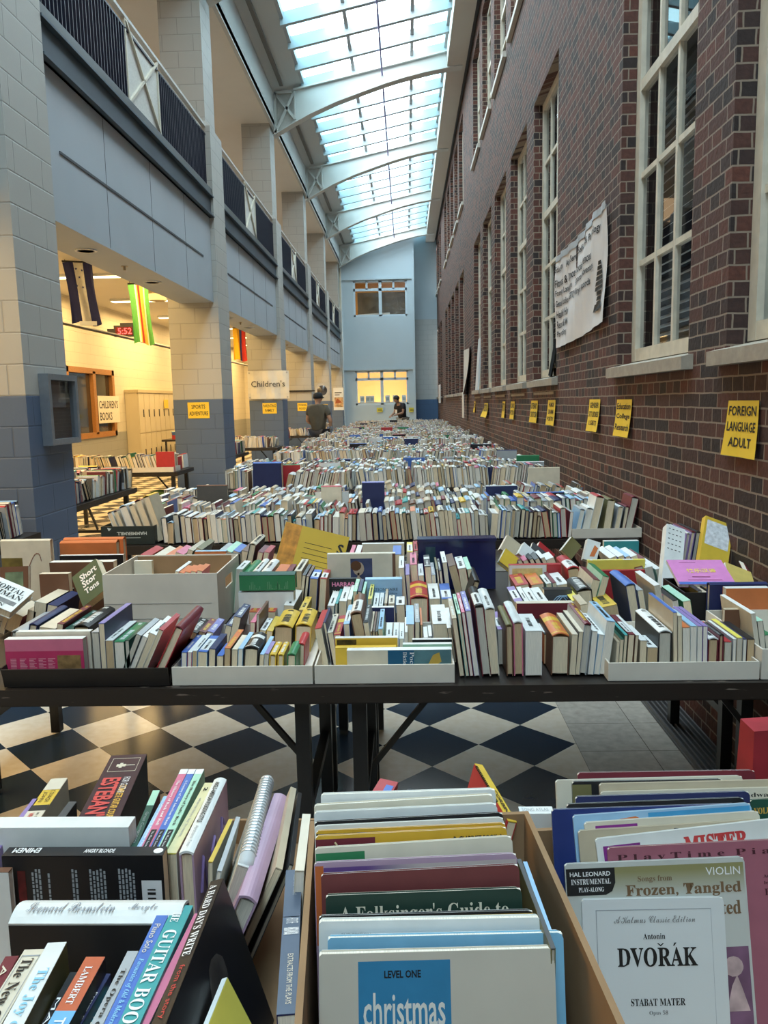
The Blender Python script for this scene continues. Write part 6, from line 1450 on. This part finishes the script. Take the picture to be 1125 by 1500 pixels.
# ------------------------------------------------------------------ people
import bmesh
def skin(name, pts, edges, m, parent, root=0, sub=2):
    me = bpy.data.meshes.new(name); bm = bmesh.new(); lay = bm.verts.layers.skin.verify(); vs = []
    for (p, r) in pts:
        v = bm.verts.new(p); v[lay].radius = (r if isinstance(r, tuple) else (r, r)); vs.append(v)
    vs[root][lay].use_root = True
    for a, c in edges: bm.edges.new((vs[a], vs[c]))
    bm.to_mesh(me); bm.free(); me.materials.append(m); o = bpy.data.objects.new(name, me); col.objects.link(o); o.parent = parent
    s = o.modifiers.new('skin', 'SKIN'); s.use_smooth_shade = True
    o.modifiers.new('sub', 'SUBSURF').levels = sub; o.modifiers['sub'].render_levels = sub; return o
def person(label, loc, rot, J, mats, shirt_len='short', extra=None):
    """J: joints by name; the figure faces -Y of its own frame"""
    t = thing('person', label, 'person', loc, (0, 0, rot)); P = []; E_ = []; I = {}
    def add(n, p, r, to=None):
        I[n] = len(P); P.append((p, r))
        if to is not None: E_.append((I[to], I[n]))
    V = {k: Vector(v) for k, v in J.items()}
    add('pelvis', V['pelvis'], (.15, .11)); add('waist', V['waist'], (.12, .085), 'pelvis'); add('chest', V['chest'], (.135, .085), 'waist'); add('neck0', V['neck'], .056, 'chest'); add('neck1', V['neck'].lerp(V['head'], .45), .056, 'neck0')
    add('head0', V['head'], (.078, .092), 'neck1'); up = (V['head']-V['neck']).normalized(); add('head1', V['head']+up*.085, (.082, .100), 'head0'); add('head2', V['head']+up*.145, (.058, .07), 'head1')
    fw = V['face'].normalized(); add('nose', V['head']+up*.03+fw*.112, .014, 'head0'); add('chin', V['head']-up*.05+fw*.075, .032, 'head0')
    sd = fw.cross(up); add('ear_a', V['head']+up*.035+sd*.088-fw*.01, .017, 'head0'); add('ear_b', V['head']+up*.035-sd*.088-fw*.01, .017, 'head0')
    for s in 'lr':
        add('sh'+s, V['sh'+s], .056, 'chest'); add('el'+s, V['el'+s], .044, 'sh'+s); add('wr'+s, V['wr'+s], .030, 'el'+s)
        d = (V['wr'+s]-V['el'+s]).normalized(); side = d.cross(Vector((0, 0, 1))).normalized(); dn = side.cross(d)
        add('palm'+s, V['wr'+s]+d*.055, (.040, .018), 'wr'+s)
        for k, (o, ln) in enumerate(((-.027, .062), (-.009, .072), (.009, .076), (.027, .068))):
            b0 = V['wr'+s]+d*.085+side*o; add('f%d%s' % (k, s), b0, .0095, 'palm'+s); add('g%d%s' % (k, s), b0+d*ln*.5-dn*.012, .009, 'f%d%s' % (k, s)); add('h%d%s' % (k, s), b0+d*ln*.85-dn*.035, .0075, 'g%d%s' % (k, s))
        k = 1 if s == 'l' else -1; add('t0'+s, V['wr'+s]+d*.05+side*.045*k, .010, 'palm'+s); add('t1'+s, V['wr'+s]+d*.085+side*.06*k-dn*.01, .008, 't0'+s)
        add('hip'+s, V['hip'+s], .095, 'pelvis'); add('kn'+s, V['kn'+s], .060, 'hip'+s); add('an'+s, V['an'+s], .042, 'kn'+s); add('toe'+s, V['an'+s]+Vector((0, -.17, -.055)), .034, 'an'+s)
    skin('body', P, E_, mats['skin'], t)
    S = [(V['pelvis']+Vector((0, 0, .03)), (.178, .135)), (V['waist'], (.166, .132)), (V['chest'], (.188, .138)), (V['neck']-Vector((0, 0, .045)), (.125, .098))]; SE = [(0, 1), (1, 2), (2, 3)]
    for s in 'lr':
        i = len(S); S += [(V['sh'+s], .088), (V['sh'+s].lerp(V['el'+s], .62), .072)]; SE += [(2, i), (i, i+1)]
    skin('shirt', S, SE, mats['shirt'], t, 1)
    T = [(V['pelvis'], (.168, .128))]; TE = []
    for s in 'lr':
        i = len(T); T += [(V['hip'+s], .112), (V['kn'+s], .082), (V['an'+s]+Vector((0, 0, .03)), .066)]; TE += [(0, i), (i, i+1), (i+1, i+2)]
    skin('trousers', T, TE, mats['legs'], t)
    for s in 'lr': skin('shoe', [(V['an'+s]+Vector((0, .04, -.035)), .047), (V['an'+s]+Vector((0, -.08, -.045)), .046), (V['an'+s]+Vector((0, -.19, -.05)), .038)], [(0, 1), (1, 2)], M_STEEL, t, 1)
    return t, V, up, fw
SKIN = mat('skin_light', (.50, .29, .20), .55, .05, 20); SKIN2 = mat('skin_tan', (.34, .19, .12), .55, .05, 20)
A = at_y(466, 600, 17.45)
J = dict(pelvis=(0, 0, .95), waist=(0, .01, 1.12), chest=(0, .02, 1.34), neck=(0, .01, 1.52), head=(.0, -.015, 1.62), face=(0, -1, -.15), shl=(.195, .02, 1.45), shr=(-.195, .02, 1.45), ell=(.27, .0, 1.17), wrl=(.24, -.22, 1.08), elr=(-.28, -.02, 1.16), wrr=(-.17, -.25, 1.10), hipl=(.10, 0, .90), hipr=(-.10, 0, .90), knl=(.11, -.02, .50), knr=(-.11, -.02, .50), anl=(.11, .02, .09), anr=(-.11, .02, .09))
t, V, up, fw = person('man in a dark cap and grey olive T-shirt seen from behind, standing beside the tables', (A.x, 17.45, 0), R(160), J, dict(skin=SKIN, shirt=mat('shirt_olive_grey', (.105, .095, .072), .8, .08, 8), legs=mat('trousers_dark', (.03, .03, .035), .8)))
q = MB(); h = V['head']; q.lathe([(.104, h.z+.03), (.107, h.z+.07), (.098, h.z+.12), (.06, h.z+.155), (.012, h.z+.165)], h.x, h.y+.005, 18); q.build('cap', mat('cap_black', (.012, .012, .014), .8), t, True)
q = MB(); q.hexa([(-.075, h.y-.09, h.z+.055), (.075, h.y-.09, h.z+.055), (.055, h.y-.19, h.z+.035), (-.055, h.y-.19, h.z+.035), (-.075, h.y-.09, h.z+.07), (.075, h.y-.09, h.z+.07), (.055, h.y-.19, h.z+.045), (-.055, h.y-.19, h.z+.045)]); q.build('cap_brim', MATS['cap_black'], t)
bk = tag(bx(-.09, .09, -.012, .012, -.05, .08).build('held_book', PAGE['w']), 'pale open book held by the man in a cap', 'book'); Mx = Matrix.Rotation(R(160), 3, 'Z'); p = Mx @ Vector((.04, -.36, 1.06)); bk.location = (A.x+p.x, 17.45+p.y, p.z); bk.rotation_euler = (R(-40), 0, R(160))
A = at_y(588, 600, 28.3)
J = dict(pelvis=(0, .05, .96), waist=(0, .01, 1.13), chest=(0, -.06, 1.35), neck=(0, -.13, 1.50), head=(0, -.19, 1.59), face=(0, -1, -.65), shl=(.19, -.06, 1.45), shr=(-.19, -.06, 1.45), ell=(.25, -.12, 1.17), wrl=(.13, -.36, 1.10), elr=(-.25, -.12, 1.17), wrr=(-.10, -.38, 1.08), hipl=(.10, .05, .91), hipr=(-.10, .05, .91), knl=(.11, .02, .50), knr=(-.11, .02, .50), anl=(.11, .05, .09), anr=(-.11, .05, .09))
t, V, up, fw = person('person in a black T-shirt with a white badge looking down at far tables', (A.x, 28.3, 0), R(-52), J, dict(skin=SKIN2, shirt=mat('shirt_black', (.014, .014, .018), .8), legs=mat('trousers_khaki', (.30, .28, .24), .8)))
h = V['head']; q = MB()
c0 = h+up*.075-fw*.03
for i in range(6):
    for j in range(14):
        def S_(a, b_): 
            th_, ph_ = a*math.pi/6*.62, b_*2*math.pi/14; d = up*math.cos(th_)+(fw*math.cos(ph_)+fw.cross(up)*math.sin(ph_))*math.sin(th_); return c0+d*.112
        q.quad(S_(i, j), S_(i+1, j), S_(i+1, j+1), S_(i, j+1))
q.build('hair', mat('hair_black', (.012, .010, .010), .6), t, True)
bx(-.045, .045, -.235, -.228, 1.16, 1.28).build('badge', M_WINK, t)
